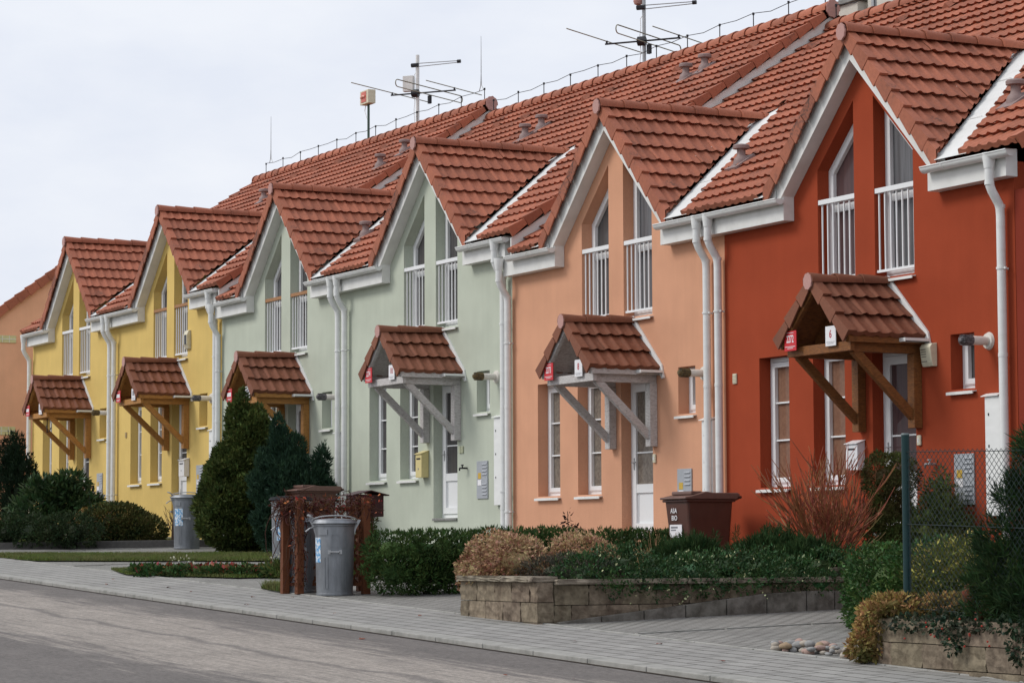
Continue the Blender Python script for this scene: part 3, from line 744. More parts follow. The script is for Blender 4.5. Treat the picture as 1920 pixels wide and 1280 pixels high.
for h, x, z in ((red, 7.34, .75), (green, 7.32, .735)):
    t = MB().tube([(x, -.002, z), (x, -.10, z)], .014, 8).tube([(x-.07, -.10, z-.035), (x-.055, -.105, z), (x+.03, -.105, z)], .013, 8).tube([(x, -.085, z), (x, -.085, z+.04)], .01, 8).tube([(x-.03, -.085, z+.045), (x+.03, -.085, z+.045)], .011, 8)
    t.build('garden_tap', STEEL if h is red else IRON, h, True)
sr = MB().prism([(0, 1.86), (-.06, 1.86), (-.075, 1.9), (-.10, 2.08), (-.07, 2.12), (0, 2.13)], 'x', 7.20, 7.40).build('alarm_siren', CREAM, red, False, .006)
for k in range(6): MB().box(7.215, 7.31, -.099+.0045*k, -.08, 2.05-.027*k, 2.058-.027*k).build('siren_slot', IRON, sr)
MB().box(3.04, 3.13, -.018, -.002, 1.90, 2.03).build('vent_grille', CREAM, red, False, .003)
for k in range(6): MB().box(3.05, 3.12, -.024, -.0185, 1.915+.018*k, 1.923+.018*k).build('grille_slat', CREAM, red.children[-1] if False else bpy.data.objects['vent_grille'])
MB().box(3.34, 3.44, -.014, -.002, 1.42+.1, 1.53+.1).build('vent_cover', mat('vent_ochre', (.36, .26, .12), .6), yel)
ys = MB().prism([(0, 3.10), (-.05, 3.11), (-.09, 3.2), (-.09, 3.38), (-.05, 3.47), (0, 3.48)], 'x', 6.98, 7.18).build('alarm_siren', CREAM, yel, False, .01)
MB().box(7.06, 7.15, -.103, -.0905, 3.2, 3.38).build('dark_lens', mat('dark_lens', (.01, .012, .02), .15), ys)
# weather stains and mirrors of the next lot are not built: nothing of them shows
NS = 'house number plates on the door canopies'
def at(u, x, y, z): return (x-6*u, y, z+DZ[u])
plate('red enamel plate reading 2272 on the front beam of the brown canopy', '2272', 'red', at(0, 6.01, -1.065, 2.21), .25, .235, NS)
plate('white plate reading 6 on the front beam of the brown canopy', '6', 'white', at(0, 6.78, -1.022, 2.215), .21, .23, NS)
plate('red enamel plate reading 2273 on the grey canopy of the peach house', '2273', 'red', at(1, 6.01, -1.065, 2.21), .25, .235, NS)
plate('white plate reading 8 on the grey canopy of the peach house', '8', 'white', at(1, 6.78, -1.022, 2.215), .21, .23, NS)
plate('red enamel plate reading 2274 on the grey canopy of the green house', '2274', 'red', at(2, 6.01, -1.065, 2.21), .25, .235, NS)
plate('white plate reading 10 on the grey canopy of the green house', '10', 'white', at(2, 6.78, -1.022, 2.215), .21, .23, NS)
for u, nm in ((3, 'canopy behind the tall conifers'), (4, 'canopy of the nearer yellow house'), (5, 'canopy of the farthest yellow house')):
    plate('small red number plate on the '+nm, None, 'red', at(u, 6.01, -1.065, 2.21), .25, .235, NS)
    plate('small white number plate on the '+nm, None, 'white', at(u, 6.78, -1.022, 2.215), .21, .23, NS)
mailbox('mailbox', 'white mailbox on the red wall beside the brown canopy brace', ('white', (.72, .72, .74)), (5.83, -.003, .72), .24, .36)
mailbox('mailbox', 'cream yellow mailbox on the pale green wall beside the door', ('yellow', (.66, .56, .27)), (-6.16, -.003, .93), .22, .43, .13)
mailbox('mailbox', 'white mailbox on the yellow wall next to the front door', ('whitish', (.70, .69, .68)), (-17.02, -.003, 1.22), .30, .36)
h = thing('hanging_basket_hook', 'small dark iron plant hook under the farthest yellow canopy', 'hook', at(5, 6.6, -.82, 1.78))
MB().tube([(0, 0, .24), (0, 0, -.06)], .012, 6).tube([(0, 0, -.05), (0, .05, -.03), (.03, .08, .06)], .009, 6).tube([(0, 0, 0), (-.06, 0, .1)], .01, 6).build('hook', IRON, h, True)
# ------------------------------------------------------------------ on the roof ridge
def conductor(label, x0, x1, z, seed, rod_x):
    t = thing('lightning_conductor', label, 'lightning conductor', (x0, RY, z)); rng = random.Random(seed)
    n = int(abs(x1-x0)/1.0); pts = []; m = IRON
    for i in range(n+1):
        x = (x1-x0)*i/n; pts.append((x, 0, .20+rng.uniform(-.01, .02)))
        MB().tube([(x, 0, -.02), (x, 0, .22)], .009, 6).box(x-.03, x+.03, -.04, .04, -.03, -.015).tube([(x, 0, .185), (x, 0, .225)], .02, 8).build('holder', m, t)
        if i < n: pts.append((x+(x1-x0)/n*.5, 0, .17+rng.uniform(-.02, .03)))
    MB().tube(pts, .006, 6).build('wire', m, t, True)
    for rx in rod_x:
        MB().tube([(rx-x0, 0, .55), (rx-x0, 0, 1.30)], [.009, .004], 6).tube([(rx-x0-.08, 0, .20), (rx-x0-.02, 0, .30), (rx-x0, 0, .56)], .008, 6).tube([(rx-x0+.10, 0, .20), (rx-x0+.02, 0, .30), (rx-x0, 0, .56)], .008, 6).build('rod', STEEL, t, True)
conductor('thin wire on holders along the ridge above the yellow houses', -15.0, -26.6, RZ+.5914+.15, 1, (-15.15, -26.3))
conductor('thin wire on holders along the ridge above the green houses', -2.9, -14.6, RZ+.3035+.15, 2, ())
conductor('thin wire on holders along the ridge above the red and peach houses', 9.0, -2.6, RZ+.15, 3, ())
def antenna(label, x, y, zb, zt, zl, zu, bl, br, els, dip, s_, box, mast_m):
    """mast foot zb, top zt, lower boom zl, upper boom zu; bl/br boom reach; els = (left, right) half lengths; dip = (offset, half length)"""
    t = thing('roof_antenna', label, 'antenna', (x, y, zb), 0, 'aerials on the roof ridge'); V_ = Vector
    MB().tube([(0, 0, -.5), (0, 0, zt-zb)], .04*s_, 12).build('mast', mast_m, t, True)
    bd = V_((math.cos(R(40)), math.sin(R(40)), .005)); ed = V_((math.cos(R(121)), math.sin(R(121)), 0)); c = V_((0, -.05, zl-zb)); up_ = V_((0, 0, 1))
    MB().tube([c-bd*bl, c+bd*br], .017, 8).build('boom', IRON, t, True)
    EL = mat('brass_rod', (.26, .235, .17), .4, metal=.6)
    for p, hl in ((c-bd*(bl-.03)+up_*.05, els[0]), (c+bd*(br-.03)+up_*.05, els[1])):
        MB().tube([p-ed*hl, p+ed*hl], .011, 6).build('element', EL, t, True)
        MB().tube([p-up_*.06, p+up_*.01], .02, 6).build('element_clamp', IRON, t, True)
    q = c+bd*dip[0]+up_*.02; lo = []; hh = .075
    for a in range(7): an = math.pi/2+math.pi*a/6; lo.append(q-ed*dip[1]+(ed*math.cos(an)+up_*math.sin(an))*hh)
    for a in range(7): an = -math.pi/2+math.pi*a/6; lo.append(q+ed*dip[1]+(ed*math.cos(an)+up_*math.sin(an))*hh)
    lo.append(lo[0]); MB().tube(lo, .011, 6, False).build('folded_dipole', EL, t, True)
    MB().box(q.x-.04, q.x+.04, q.y-.03, q.y+.03, q.z-.26, q.z-.09).build('junction_box', IRON, t)
    MB().tube([c-bd*.07, c+bd*.07], .085, 10).build('clamp', IRON, t, True)
    a0 = V_((0, -.05, zu-zb)); d2 = V_((math.cos(R(43)), math.sin(R(43)), .01))
    for o_ in (.0, .07): MB().tube([a0+V_((0, 0, o_-.035)), a0+V_((0, 0, o_*.5-.01))+d2*.97], .009, 6).build('upper_boom', STEEL, t, True)
    MB().tube([a0+d2*.95+V_((0, 0, .01)), a0+d2*1.02+V_((0, 0, .01))], .04, 8).build('end_cap', IRON, t, True)
    MB().tube([a0-d2*.09, a0+d2*.07], .045, 6).build('upper_clamp', IRON, t, True)
    if box:
        cab = MB().obox(V_((-.06, -.06, 9.59-zb)), -d2, V_((d2.y, -d2.x, 0)), up_, .23, .12, .33).build('junction_cabinet', mat('cab_white', (.68, .68, .66), .5), t, False, .006)
    pts = [(.03, 0, zu-zb-.1)]
    for k in range(8): pts.append((-.05+.02*math.sin(k*2.1), -.05, zu-zb-.2-k*.15))
    MB().tube(pts, .007, 6).build('cable', PVC, t, True)
    return t
antenna('tall aerial with white junction box on the ridge above the yellow houses', -18.35, 5.6, 8.6, 10.19, 9.37, 9.97, .57, .93, (1.5, 1.07), (.33, 1.2), 1.0, True, GUT)
antenna('tall aerial on steel mast on the ridge above the green houses', -8.82, 5.6, 8.3, 9.75, 8.85, 9.46, .70, .73, (1.42, .96), (.14, 1.13), .85, False, STEEL)
MB().lathe([(.02, 0), (.07, .02), (.09, .08), (.05, .14)], (-.12, -.05, 1.22), 12).build('radome', PINK, bpy.data.objects['roof_antenna.001'], True)
t = thing('warning_beacon', 'small box with a red lamp on a short mast on the ridge', 'beacon', (-20.65, RY, 8.62))
MB().tube([(0, 0, -.4), (0, 0, .86)], .028, 10).build('mast', mat('green_mast', (.06, .10, .08), .5), t, True)
MB().box(-.24, .20, -.10, .08, .86, 1.16).build('housing', CREAM, t, False, .008)
MB().box(-.16, .10, -.108, -.101, .90, 1.13).build('red_lamp', mat('red_lamp', (.55, .12, .08), .3), t, False, .004)
MB().tube([(-.16, -.11, 1.015), (-.03, -.125, 1.03), (.05, -.11, 1.015)], .028, 8).build('lamp_bulb', mat('lamp_bulb', (.7, .35, .28), .3), t, True)
MB().tube([(-.15, 0, .86), (-.20, 0, .74), (-.10, 0, .58), (-.02, 0, .50)], .008, 6).build('cable', PVC, t, True)
CH = plaster('chimney_plaster', (.60, .58, .52, 1))
for nm, x, y, wd, z1, lab in (('a', -3.42, 6.5, .95, 8.55, 'low white chimney with grey cap behind the ridge above the peach house'), ('b', -2.0, 6.6, 1.62, 9.3, 'broad white rendered chimney behind the ridge above the peach house')):
    t = thing('chimney', lab, 'chimney', (x, y, 7.0), 0)
    MB().box(-wd/2, wd/2, -.35, .35, 0, z1-7).build('stack', CH, t, False, .01)
    MB().box(-wd/2-.06, wd/2+.06, -.41, .41, z1-7+.001, z1-7+.07).build('cap', CONC, t, False, .008)
    MB().box(-wd*.3, wd*.3, -.2, .2, z1-7+.071, z1-7+.16).build('cowl', CONC, t)
t = thing('steel_mast', 'thick steel mast standing before the broad white chimney', 'mast', (-1.92, RY+.25, 7.5))
MB().tube([(0, 0, -.2), (0, 0, 2.2)], .045, 12).build('pole', STEEL, t, True)
MB().box(.06, .30, -.1, .1, .42, .56).box(.0, .08, -.03, .03, .46, .5).build('bracket', IRON, t)
MB().tube([(-.06, 0, .45), (.06, 0, .45)], .07, 8).build('clamp', IRON, t)
# ------------------------------------------------------------------ orange gable house beyond and the strip of wall on the right
OW = plaster('orange_plaster', (.84, .47, .30, 1))
t = thing('gable_house', 'plain orange gable wall with small glass block windows at the far left edge', 'house', (-32, 0, 0))
b = MB(); yr, zr_ = 2.45, 5.74+.733*(2.45-.64)-.1; yl, zl = -2.0, 5.74+.733*(-2.64)-.1
b.prism([(yl, -1), (yl, zl), (yr, zr_), (yr+7.2, zl), (yr+7.2, -1)], 'x', -.5, 0); b.build('wall', OW, t)
s_ = math.atan(.733); cs, sn = math.cos(s_), math.sin(s_)
verge('verge_tiles', TILE, t, (.09, yl-.35, zl-.35*.733+.10), (1,0,0), (0,cs,sn), (0,-sn,cs), int((yr-yl+.35)/cs/ROW), .17)
MB().prism([(yl-.3, zl-.15), (yr, zr_+.10), (yr+4.6, zl+.1), (yr+4.6, zl), (yr, zr_+.01), (yl-.3, zl-.23)], 'x', -.6, .06).build('coping_tiles', TILE, t)
MB().prism([(yl+.3, -1), (yl+.3, zl-2.0), (yr+.6, zr_-2.2), (yr+4.0, zl-2.0), (yr+4.0, -1)], 'x', -9, -.51).build('rear_wing', OW, t)
GB = mat('glass_block', (.62, .60, .33), .3, var=.1)
for z0, z1 in ((4.90, 5.08), (2.62, 2.83)):
    g = MB().box(.0, .02, .35, 1.05, z0, z1).build('glass_block_window', GB, t, False, .003)
    MB().box(.0205, .026, .35, 1.05, (z0+z1)/2-.008, (z0+z1)/2+.008).build('mullion', WHITE, g)
    for k in range(1, 4): MB().box(.0205, .027, .35+.175*k-.006, .35+.175*k+.006, z0, z1).build('mullion', WHITE, g)
NR = plaster('dark_red_plaster', (.22, .036, .020, 1))  # same red as the near house, verge shadow painted in as a darker colour
t = thing('neighbour_house', 'dark red wall beyond the last downpipe at the right edge', 'house', (8.86, 0, -.3))
MB().box(0, 6.0, .0, 11, -1.4, 4.0).build('wall', NR, t)
MB().box(1.6, 5.9, -.16, -.002, 3.84, 4.10).build('eaves_box', WHITE, t)
MB().add([(.44, -.02, 4.37), (6, -.02, 4.37), (6, RY, RZ+.05), (.44, RY, RZ+.05)], [(0,1,2,3)]).build('roof', TILE, t)
# ------------------------------------------------------------------ ground
def sheet(name, xs, ys, zf, m, kind='structure'):
    v = [(x, y, zf(x, y)) for x in xs for y in ys]; ny = len(ys)
    f = [(i*ny+j, (i+1)*ny+j, (i+1)*ny+j+1, i*ny+j+1) for i in range(len(xs)-1) for j in range(ny-1)]
    o = link(name, fast_mesh(name, v, f), None, m); o['kind'] = kind; return o
cl = lambda v, a, b: max(a, min(b, v))
EARTH = mat('bare_soil', (.045, .032, .022), .95, var=.3, scale=8, bump=.6, bscale=25)
GRASSB = mat('meadow', (.05, .07, .025), .95, var=.3, scale=3)
sheet('terrain', [-900, -60, -30, 0, 30, 60, 900], [-900, -60, -9, 12, 60, 900], lambda x, y: gz(cl(x, -60, 60), cl(y, -9, 12))-(.45 if y < 0 else .1), GRASSB)
def asphalt():
    m = bpy.data.materials.new('asphalt'); m.use_nodes = True; nt = m.node_tree; b = nt.nodes['Principled BSDF']; L = nt.links.new
    tc = N(nt, 'ShaderNodeTexCoord'); sx = N(nt, 'ShaderNodeSeparateXYZ'); L(tc.outputs['Object'], sx.inputs[0])
    def noise(sc, scale, det=4.0, rough=.6):
        mp = N(nt, 'ShaderNodeMapping'); mp.inputs['Scale'].default_value = sc; L(tc.outputs['Object'], mp.inputs[0])
        n = N(nt, 'ShaderNodeTexNoise', Scale=scale, Detail=det, Roughness=rough); L(mp.outputs[0], n.inputs[0]); return n.outputs[0]
    def math_(op, a, b_=None, v=None):
        n = N(nt, 'ShaderNodeMath', operation=op); L(a, n.inputs[0])
        if b_ is not None: L(b_, n.inputs[1])
        if v is not None: n.inputs[1].default_value = v
        return n.outputs[0]
    def mr(src, a, b_, c=0, d=1):
        q = N(nt, 'ShaderNodeMapRange'); q.inputs[1].default_value = a; q.inputs[2].default_value = b_; q.inputs[3].default_value = c; q.inputs[4].default_value = d; L(src, q.inputs[0]); return q.outputs[0]
    # worn lighter band lying between Y=-8 and Y=-10.2, with ragged streaky edges
    wob = noise((.22, .22, .22), 1.0, 3.0)
    streak = noise((.55, 9, 1), 1.3, 5.0, .7); fine = noise((1, 1, 1), 130.0, 3.0)
    y = math_('ADD', sx.outputs[1], math_('MULTIPLY', math_('SUBTRACT', wob, v=.5), v=1.6))
    y = math_('ADD', y, math_('MULTIPLY', math_('SUBTRACT', streak, v=.5), v=2.6))
    dist = math_('ABSOLUTE', math_('ADD', y, v=9.15))
    band = mr(dist, .80, 1.35, 1, 0)
    crack = math_('ABSOLUTE', math_('ADD', math_('ADD', sx.outputs[1], math_('MULTIPLY', math_('SUBTRACT', noise((.35, .35, .35), 1.0, 6.0), v=.5), v=1.0)), v=9.05))
    crk = mr(crack, .02, .09, .75, 0)
    band2 = math_('SUBTRACT', band, crk); band3 = mr(band2, 0, 1)
    st2 = mr(noise((.7, 22, 1), 1.0, 5.0, .75), .34, .52); band3 = math_('MULTIPLY', band3, mr(st2, 0, 1, .35, 1))
    grit = math_('MULTIPLY', mr(fine, .3, .7, .75, 1.25), mr(noise((1, 1.6, 1), 14.0, 5.0, .85), .36, .64, .68, 1.32)); blot = mr(noise((1, 2, 1), 1.6), .3, .7, .86, 1.14)
    mx = N(nt, 'ShaderNodeMix', data_type='RGBA'); mx.inputs[6].default_value = (.118, .106, .098, 1); mx.inputs[7].default_value = (.275, .245, .215, 1); L(band3, mx.inputs[0])
    hs = N(nt, 'ShaderNodeHueSaturation'); L(mx.outputs[2], hs.inputs['Color']); L(math_('MULTIPLY', grit, blot), hs.inputs['Value']); L(hs.outputs[0], b.inputs['Base Color'])
    b.inputs['Roughness'].default_value = .9; bp = N(nt, 'ShaderNodeBump', Strength=.4, Distance=.006); L(fine, bp.inputs['Height']); L(bp.outputs[0], b.inputs['Normal'])
    return m
def pavers(name, bw, bh, base, off=(0, 0), rot=0):
    m = bpy.data.materials.new(name); m.use_nodes = True; nt = m.node_tree; b = nt.nodes['Principled BSDF']; L = nt.links.new
    tc = N(nt, 'ShaderNodeTexCoord'); mp = N(nt, 'ShaderNodeMapping'); mp.inputs['Location'].default_value = (off[0], off[1], 0); mp.inputs['Rotation'].default_value = (0, 0, rot); L(tc.outputs['Object'], mp.inputs[0])
    br = N(nt, 'ShaderNodeTexBrick'); br.offset = .5; br.inputs['Scale'].default_value = 1; br.inputs['Brick Width'].default_value = bw; br.inputs['Row Height'].default_value = bh
    br.inputs['Mortar Size'].default_value = .010; br.inputs['Mortar Smooth'].default_value = .3; br.inputs['Bias'].default_value = 0
    br.inputs['Color1'].default_value = tuple(c*1.06 for c in base)+(1,); br.inputs['Color2'].default_value = tuple(c*.92 for c in base)+(1,); br.inputs['Mortar'].default_value = (.030, .027, .020, 1); L(mp.outputs[0], br.inputs[0])
    n1 = N(nt, 'ShaderNodeTexNoise', Scale=1.2, Detail=5.0, Roughness=.65); L(tc.outputs['Object'], n1.inputs[0])
    n2 = N(nt, 'ShaderNodeTexNoise', Scale=90.0, Detail=3.0); L(tc.outputs['Object'], n2.inputs[0])
    q = N(nt, 'ShaderNodeMapRange'); q.inputs[1].default_value = .3; q.inputs[2].default_value = .7; q.inputs[3].default_value = .82; q.inputs[4].default_value = 1.12; L(n1.outputs[0], q.inputs[0])
    q2 = N(nt, 'ShaderNodeMapRange'); q2.inputs[1].default_value = .3; q2.inputs[2].default_value = .7; q2.inputs[3].default_value = .88; q2.inputs[4].default_value = 1.1; L(n2.outputs[0], q2.inputs[0])
    mu = N(nt, 'ShaderNodeMath', operation='MULTIPLY'); L(q.outputs[0], mu.inputs[0]); L(q2.outputs[0], mu.inputs[1])
    hs = N(nt, 'ShaderNodeHueSaturation'); L(br.outputs[0], hs.inputs['Color']); L(mu.outputs[0], hs.inputs['Value']); L(hs.outputs[0], b.inputs['Base Color'])
    b.inputs['Roughness'].default_value = .85
    iv = N(nt, 'ShaderNodeMath', operation='SUBTRACT'); iv.inputs[0].default_value = 1; L(br.outputs['Fac'], iv.inputs[1])
    bp = N(nt, 'ShaderNodeBump', Strength=.7, Distance=.008); L(iv.outputs[0], bp.inputs['Height']); L(bp.outputs[0], b.inputs['Normal'])
    return m
xs = list(np.linspace(-60, 45, 22))
sheet('road', xs, [-30, -20, -12, -7.09], lambda x, y: gz(x, -7.1)-.035+.012*(y+7.1), asphalt())
sheet('pavement', xs, [-6.86, -5.44], lambda x, y: gz(x, y), pavers('pavement_pavers', .40, .20, (.27, .265, .25)))
sheet('forecourt', xs, [-5.36, -3, -1, .2], lambda x, y: gz(x, y), pavers('driveway_pavers', .20, .10, (.25, .245, .228), rot=0))
KERB = mat('kerb_concrete', (.30, .295, .275), .85, var=.12, scale=4, bump=.3, bscale=80, c2=(.17, .17, .155), c2pos=(.5, .75))
def kerb_run(name, y0, y1, L_, lift, drop):
    mb = MB(); x = -44.0
    while x < 30:
        a, b_ = x+.006, x+L_-.006
        v = [(a, y0, gz(a, y0)-drop), (b_, y0, gz(b_, y0)-drop), (b_, y1, gz(b_, y1)-drop), (a, y1, gz(a, y1)-drop), (a, y0, gz(a, y0)+lift), (b_, y0, gz(b_, y0)+lift), (b_, y1, gz(b_, y1)+lift), (a, y1, gz(a, y1)+lift)]
        mb.add(v, [(0,3,2,1),(4,5,6,7),(0,1,5,4),(1,2,6,5),(2,3,7,6),(3,0,4,7)]); x += L_
    o = mb.build(name, KERB, None, False, .008); o['kind'] = 'structure'; return o
sheet('gutter_strip', xs, [-7.145, -7.098], lambda x, y: gz(x, -7.1)-.030, EARTH)  # thin dark strip along the joint of kerb and road
kerb_run('kerb', -7.10, -6.87, 1.0, .012, .3); kerb_run('edging', -5.43, -5.37, 1.0, .010, .2)
# cross joints of the driveways (narrow edging stones running towards the houses)
mb = MB()
for x in (-7.6, -13.0, 9.75):
    a = 0
    for k in range(5):
        y = -5.35+k; mb.add([(x, y+.01, gz(x, y)-.2), (x+.06, y+.01, gz(x, y)-.2), (x+.06, y+.99, gz(x, y+1)-.2), (x, y+.99, gz(x, y+1)-.2), (x, y+.01, gz(x, y)+.012), (x+.06, y+.01, gz(x, y)+.012), (x+.06, y+.99, gz(x, y+1)+.012), (x, y+.99, gz(x, y+1)+.012)], [(0,3,2,1),(4,5,6,7),(0,1,5,4),(1,2,6,5),(2,3,7,6),(3,0,4,7)])
o = mb.build('driveway_edging', KERB); o['kind'] = 'structure'
# ------------------------------------------------------------------ foliage
def fol(name, c, c2=None, k=.3, rough=.6, pos=(.4, .6), scale=3, sub=.15, spec=.10):
    return mat(name, c, rough, spec=spec, var=.2, scale=scale, c2=c2, c2pos=pos, island=k, sub=sub)
def leaves(name, blobs, n, size, asp, m, parent=None, seed=0, up=.3, tuft=1, shell=.6, lump=.18, core=True, zmin=None, out_=.8, lim=None):
    rng = np.random.default_rng(seed); B = np.array(blobs, float); wgt = (B[:,3]*B[:,4]*B[:,5])**(2/3.); wgt /= wgt.sum()
    idx = rng.choice(len(B), n, p=wgt); d = rng.normal(size=(n, 3)); d /= np.linalg.norm(d, axis=1)[:,None]
    r = shell+(1-shell)*rng.random(n)**.6
    ph = rng.random((6, 3))*6.28; fr = rng.normal(size=(6, 3))*4.5
    lum = sum(np.sin(d@fr[i]*1.0+ph[i,0]+idx*1.7) for i in range(6))/6
    r = r*(1+lump*lum*2)
    p = B[idx,:3]+d*r[:,None]*B[idx,3:6]
    if zmin is not None: ok = p[:,2] > zmin; p = p[ok]; d = d[ok]
    if lim is not None: ok = lim(p); p = p[ok]; d = d[ok]
    p = np.repeat(p, tuft, 0); d = np.repeat(d, tuft, 0); n = len(p)
    a = d*out_+rng.normal(size=(n, 3))*.55+np.array([0, 0, up]); a /= np.linalg.norm(a, axis=1)[:,None]
    q = rng.normal(size=(n, 3)); b = np.cross(a, q); b /= np.linalg.norm(b, axis=1)[:,None]; c = np.cross(a, b)
    L_ = size*(.6+.8*rng.random(n))[:,None]; Wd = L_/asp
    p0 = p; p1 = p+a*L_*.45+b*Wd*.5+c*Wd*.12; p2 = p+a*L_; p3 = p+a*L_*.45-b*Wd*.5+c*Wd*.12
    v = np.stack([p0, p1, p2, p3], 1).reshape(-1, 3); f = np.arange(4*n).reshape(-1, 4)
    if core:        # ragged inner mass so that one does not see straight through
        vs = [v]; fs = [f]; base = len(v)
        for (x, y, z, rx, ry, rz) in blobs:
            nu, nv = 10, 7; th = np.linspace(0, 2*np.pi, nu, endpoint=False); al = np.linspace(-1.4, 1.4, nv)
            g = np.array([[math.cos(aa)*math.cos(t), math.cos(aa)*math.sin(t), math.sin(aa)] for aa in al for t in th])
            kk = (shell*.64+rng.normal(0, .05, len(g)))[:,None]
            w_ = np.array([x, y, z])+g*kk*np.array([rx, ry, rz])
            if zmin is not None: w_[:,2] = np.maximum(w_[:,2], zmin)
            vs.append(w_)
            fs.append(np.array([(base+i*nu+j, base+i*nu+(j+1) % nu, base+(i+1)*nu+(j+1) % nu, base+(i+1)*nu+j) for i in range(nv-1) for j in range(nu)])); base += len(g)
        v = np.vstack(vs); f = np.vstack(fs)
    return link(name, fast_mesh(name, v, f), parent, m)
def stems(parent, pts_list, rad, m, name='stem'):
    mb = MB()
    for pl in pts_list: mb.tube(pl, [rad*(1-.6*i/(len(pl)-1)) for i in range(len(pl))], 5)
    return mb.build(name, m, parent, True)
BARK = mat('bark', (.07, .045, .03), .9, var=.3, scale=20, bump=.4)
def shrub(name, label, cat, loc, blobs, n, size, asp, m, seed=0, group=None, trunk=.0, **k):
    t = thing(name, label, cat, loc, 0, group)
    leaves('foliage', blobs, n, size, asp, m, t, seed, **k)
    rng = random.Random(seed); pl = []
    for i in range(4):
        b = blobs[rng.randrange(len(blobs))]; z0 = k.get('zmin', 0) or 0
        pl.append([(b[0]*.3+rng.uniform(-.05, .05), b[1]*.3, z0), (b[0]*.7, b[1]*.7, (z0+b[2])*.5), (b[0], b[1], b[2])])
    stems(t, pl, trunk or .018, BARK, 'trunk' if trunk else 'stems')
    return t
def cone_blobs(h, r, n, seed=0, jit=.12, z0=.0, power=.75):
    rng = random.Random(seed); out = []
    for i in range(n):
        t = (i+.5)/n; z = z0+h*t; rr = r*(1-t)**power+.10*r; m_ = 1 if t > .8 else 4
        for k in range(m_):
            a = 6.283*k/m_+i*.9; q = rr*.45 if m_ > 1 else 0
            out.append((math.cos(a)*q+rng.uniform(-jit, jit)*r, math.sin(a)*q+rng.uniform(-jit, jit)*r, z, rr*.62, rr*.62, h/n*1.15))
    return out
YEW = fol('yew_needles', (.060, .108, .030), (.032, .062, .019), .35); THUJA = fol('thuja_scales', (.095, .125, .034), (.040, .060, .018), .35, pos=(.38, .62), scale=4)
JUN = fol('juniper_needles', (.040, .082, .048), (.020, .046, .028), .3); DKG = fol('dark_leaf', (.050, .092, .032), (.025, .05, .018), .35, rough=.5, spec=.22)
GLD = fol('variegated_leaf', (.46, .32, .19), (.24, .13, .07), .4, pos=(.42, .58)); GLD2 = fol('golden_euonymus', (.36, .235, .09), (.085, .09, .03), .4, pos=(.42, .62))
WFL = fol('glossy_leaf', (.045, .105, .030), (.024, .06, .02), .4, rough=.5, spec=.22); HEA = fol('heather', (.10, .085, .062), (.05, .055, .04), .35)
GJN = fol('golden_juniper', (.15, .16, .035), (.05, .075, .022), .4); MUG = fol('mugo_needles', (.040, .078, .026), (.022, .046, .016), .35)
BOX = fol('box_leaf', (.062, .130, .030), (.030, .072, .020), .35, rough=.5, spec=.22); OLV = fol('olive_mix', (.085, .085, .025), (.026, .042, .015), .45, pos=(.45, .6))
TWIG = mat('red_twig', (.26, .095, .045), .6, var=.3, island=.3); DRY = mat('dry_stalk', (.30, .19, .09), .8, island=.3); VINE = mat('vine_stem', (.062, .020, .012), .8, island=.4, var=.3)
VLEAF = fol('vine_leaf', (.11, .028, .015), (.05, .018, .01), .5)
# ------------------------------------------------------------------ planters of split concrete blocks
BLK = mat('split_block', (.215, .175, .125), .95, var=.28, scale=7, bump=1.0, bscale=26, c2=(.115, .088, .062), c2pos=(.42, .68), island=.13)
CAPM = mat('coping_slab', (.27, .235, .18), .9, var=.2, scale=6, bump=.6, bscale=30, c2=(.12, .10, .075), c2pos=(.42, .62), island=.12)
SLAB = mat('edging_slab', (.175, .165, .145), .9, var=.22, scale=5, bump=.4, c2=(.085, .078, .065), c2pos=(.42, .62), island=.1)
def rough_block(mb, c, sx, sy, sz, rng):
    """block with a bulging hand-split face"""
    n = 4; v = []; x0, y0, z0 = c
    bm = bmesh.new(); bmesh.ops.create_cube(bm, size=1); bmesh.ops.subdivide_edges(bm, edges=bm.edges[:], cuts=3, use_grid_fill=True)
    idx = {}
    for q in bm.verts:
        x, y, z = q.co; j = 0 if max(abs(x), abs(y)) < .49 else .010
        e = 1-(.02 if abs(x) > .49 and abs(z) > .49 else 0)
        idx[q] = len(v); v.append((x0+x*sx*e+rng.uniform(-j, j)*(abs(x) > .49), y0+y*sy*e+rng.uniform(-j, j)*(abs(y) > .49), z0+z*sz))
    f = [tuple(idx[w_] for w_ in g.verts) for g in bm.faces]; bm.free(); mb.add(v, f)
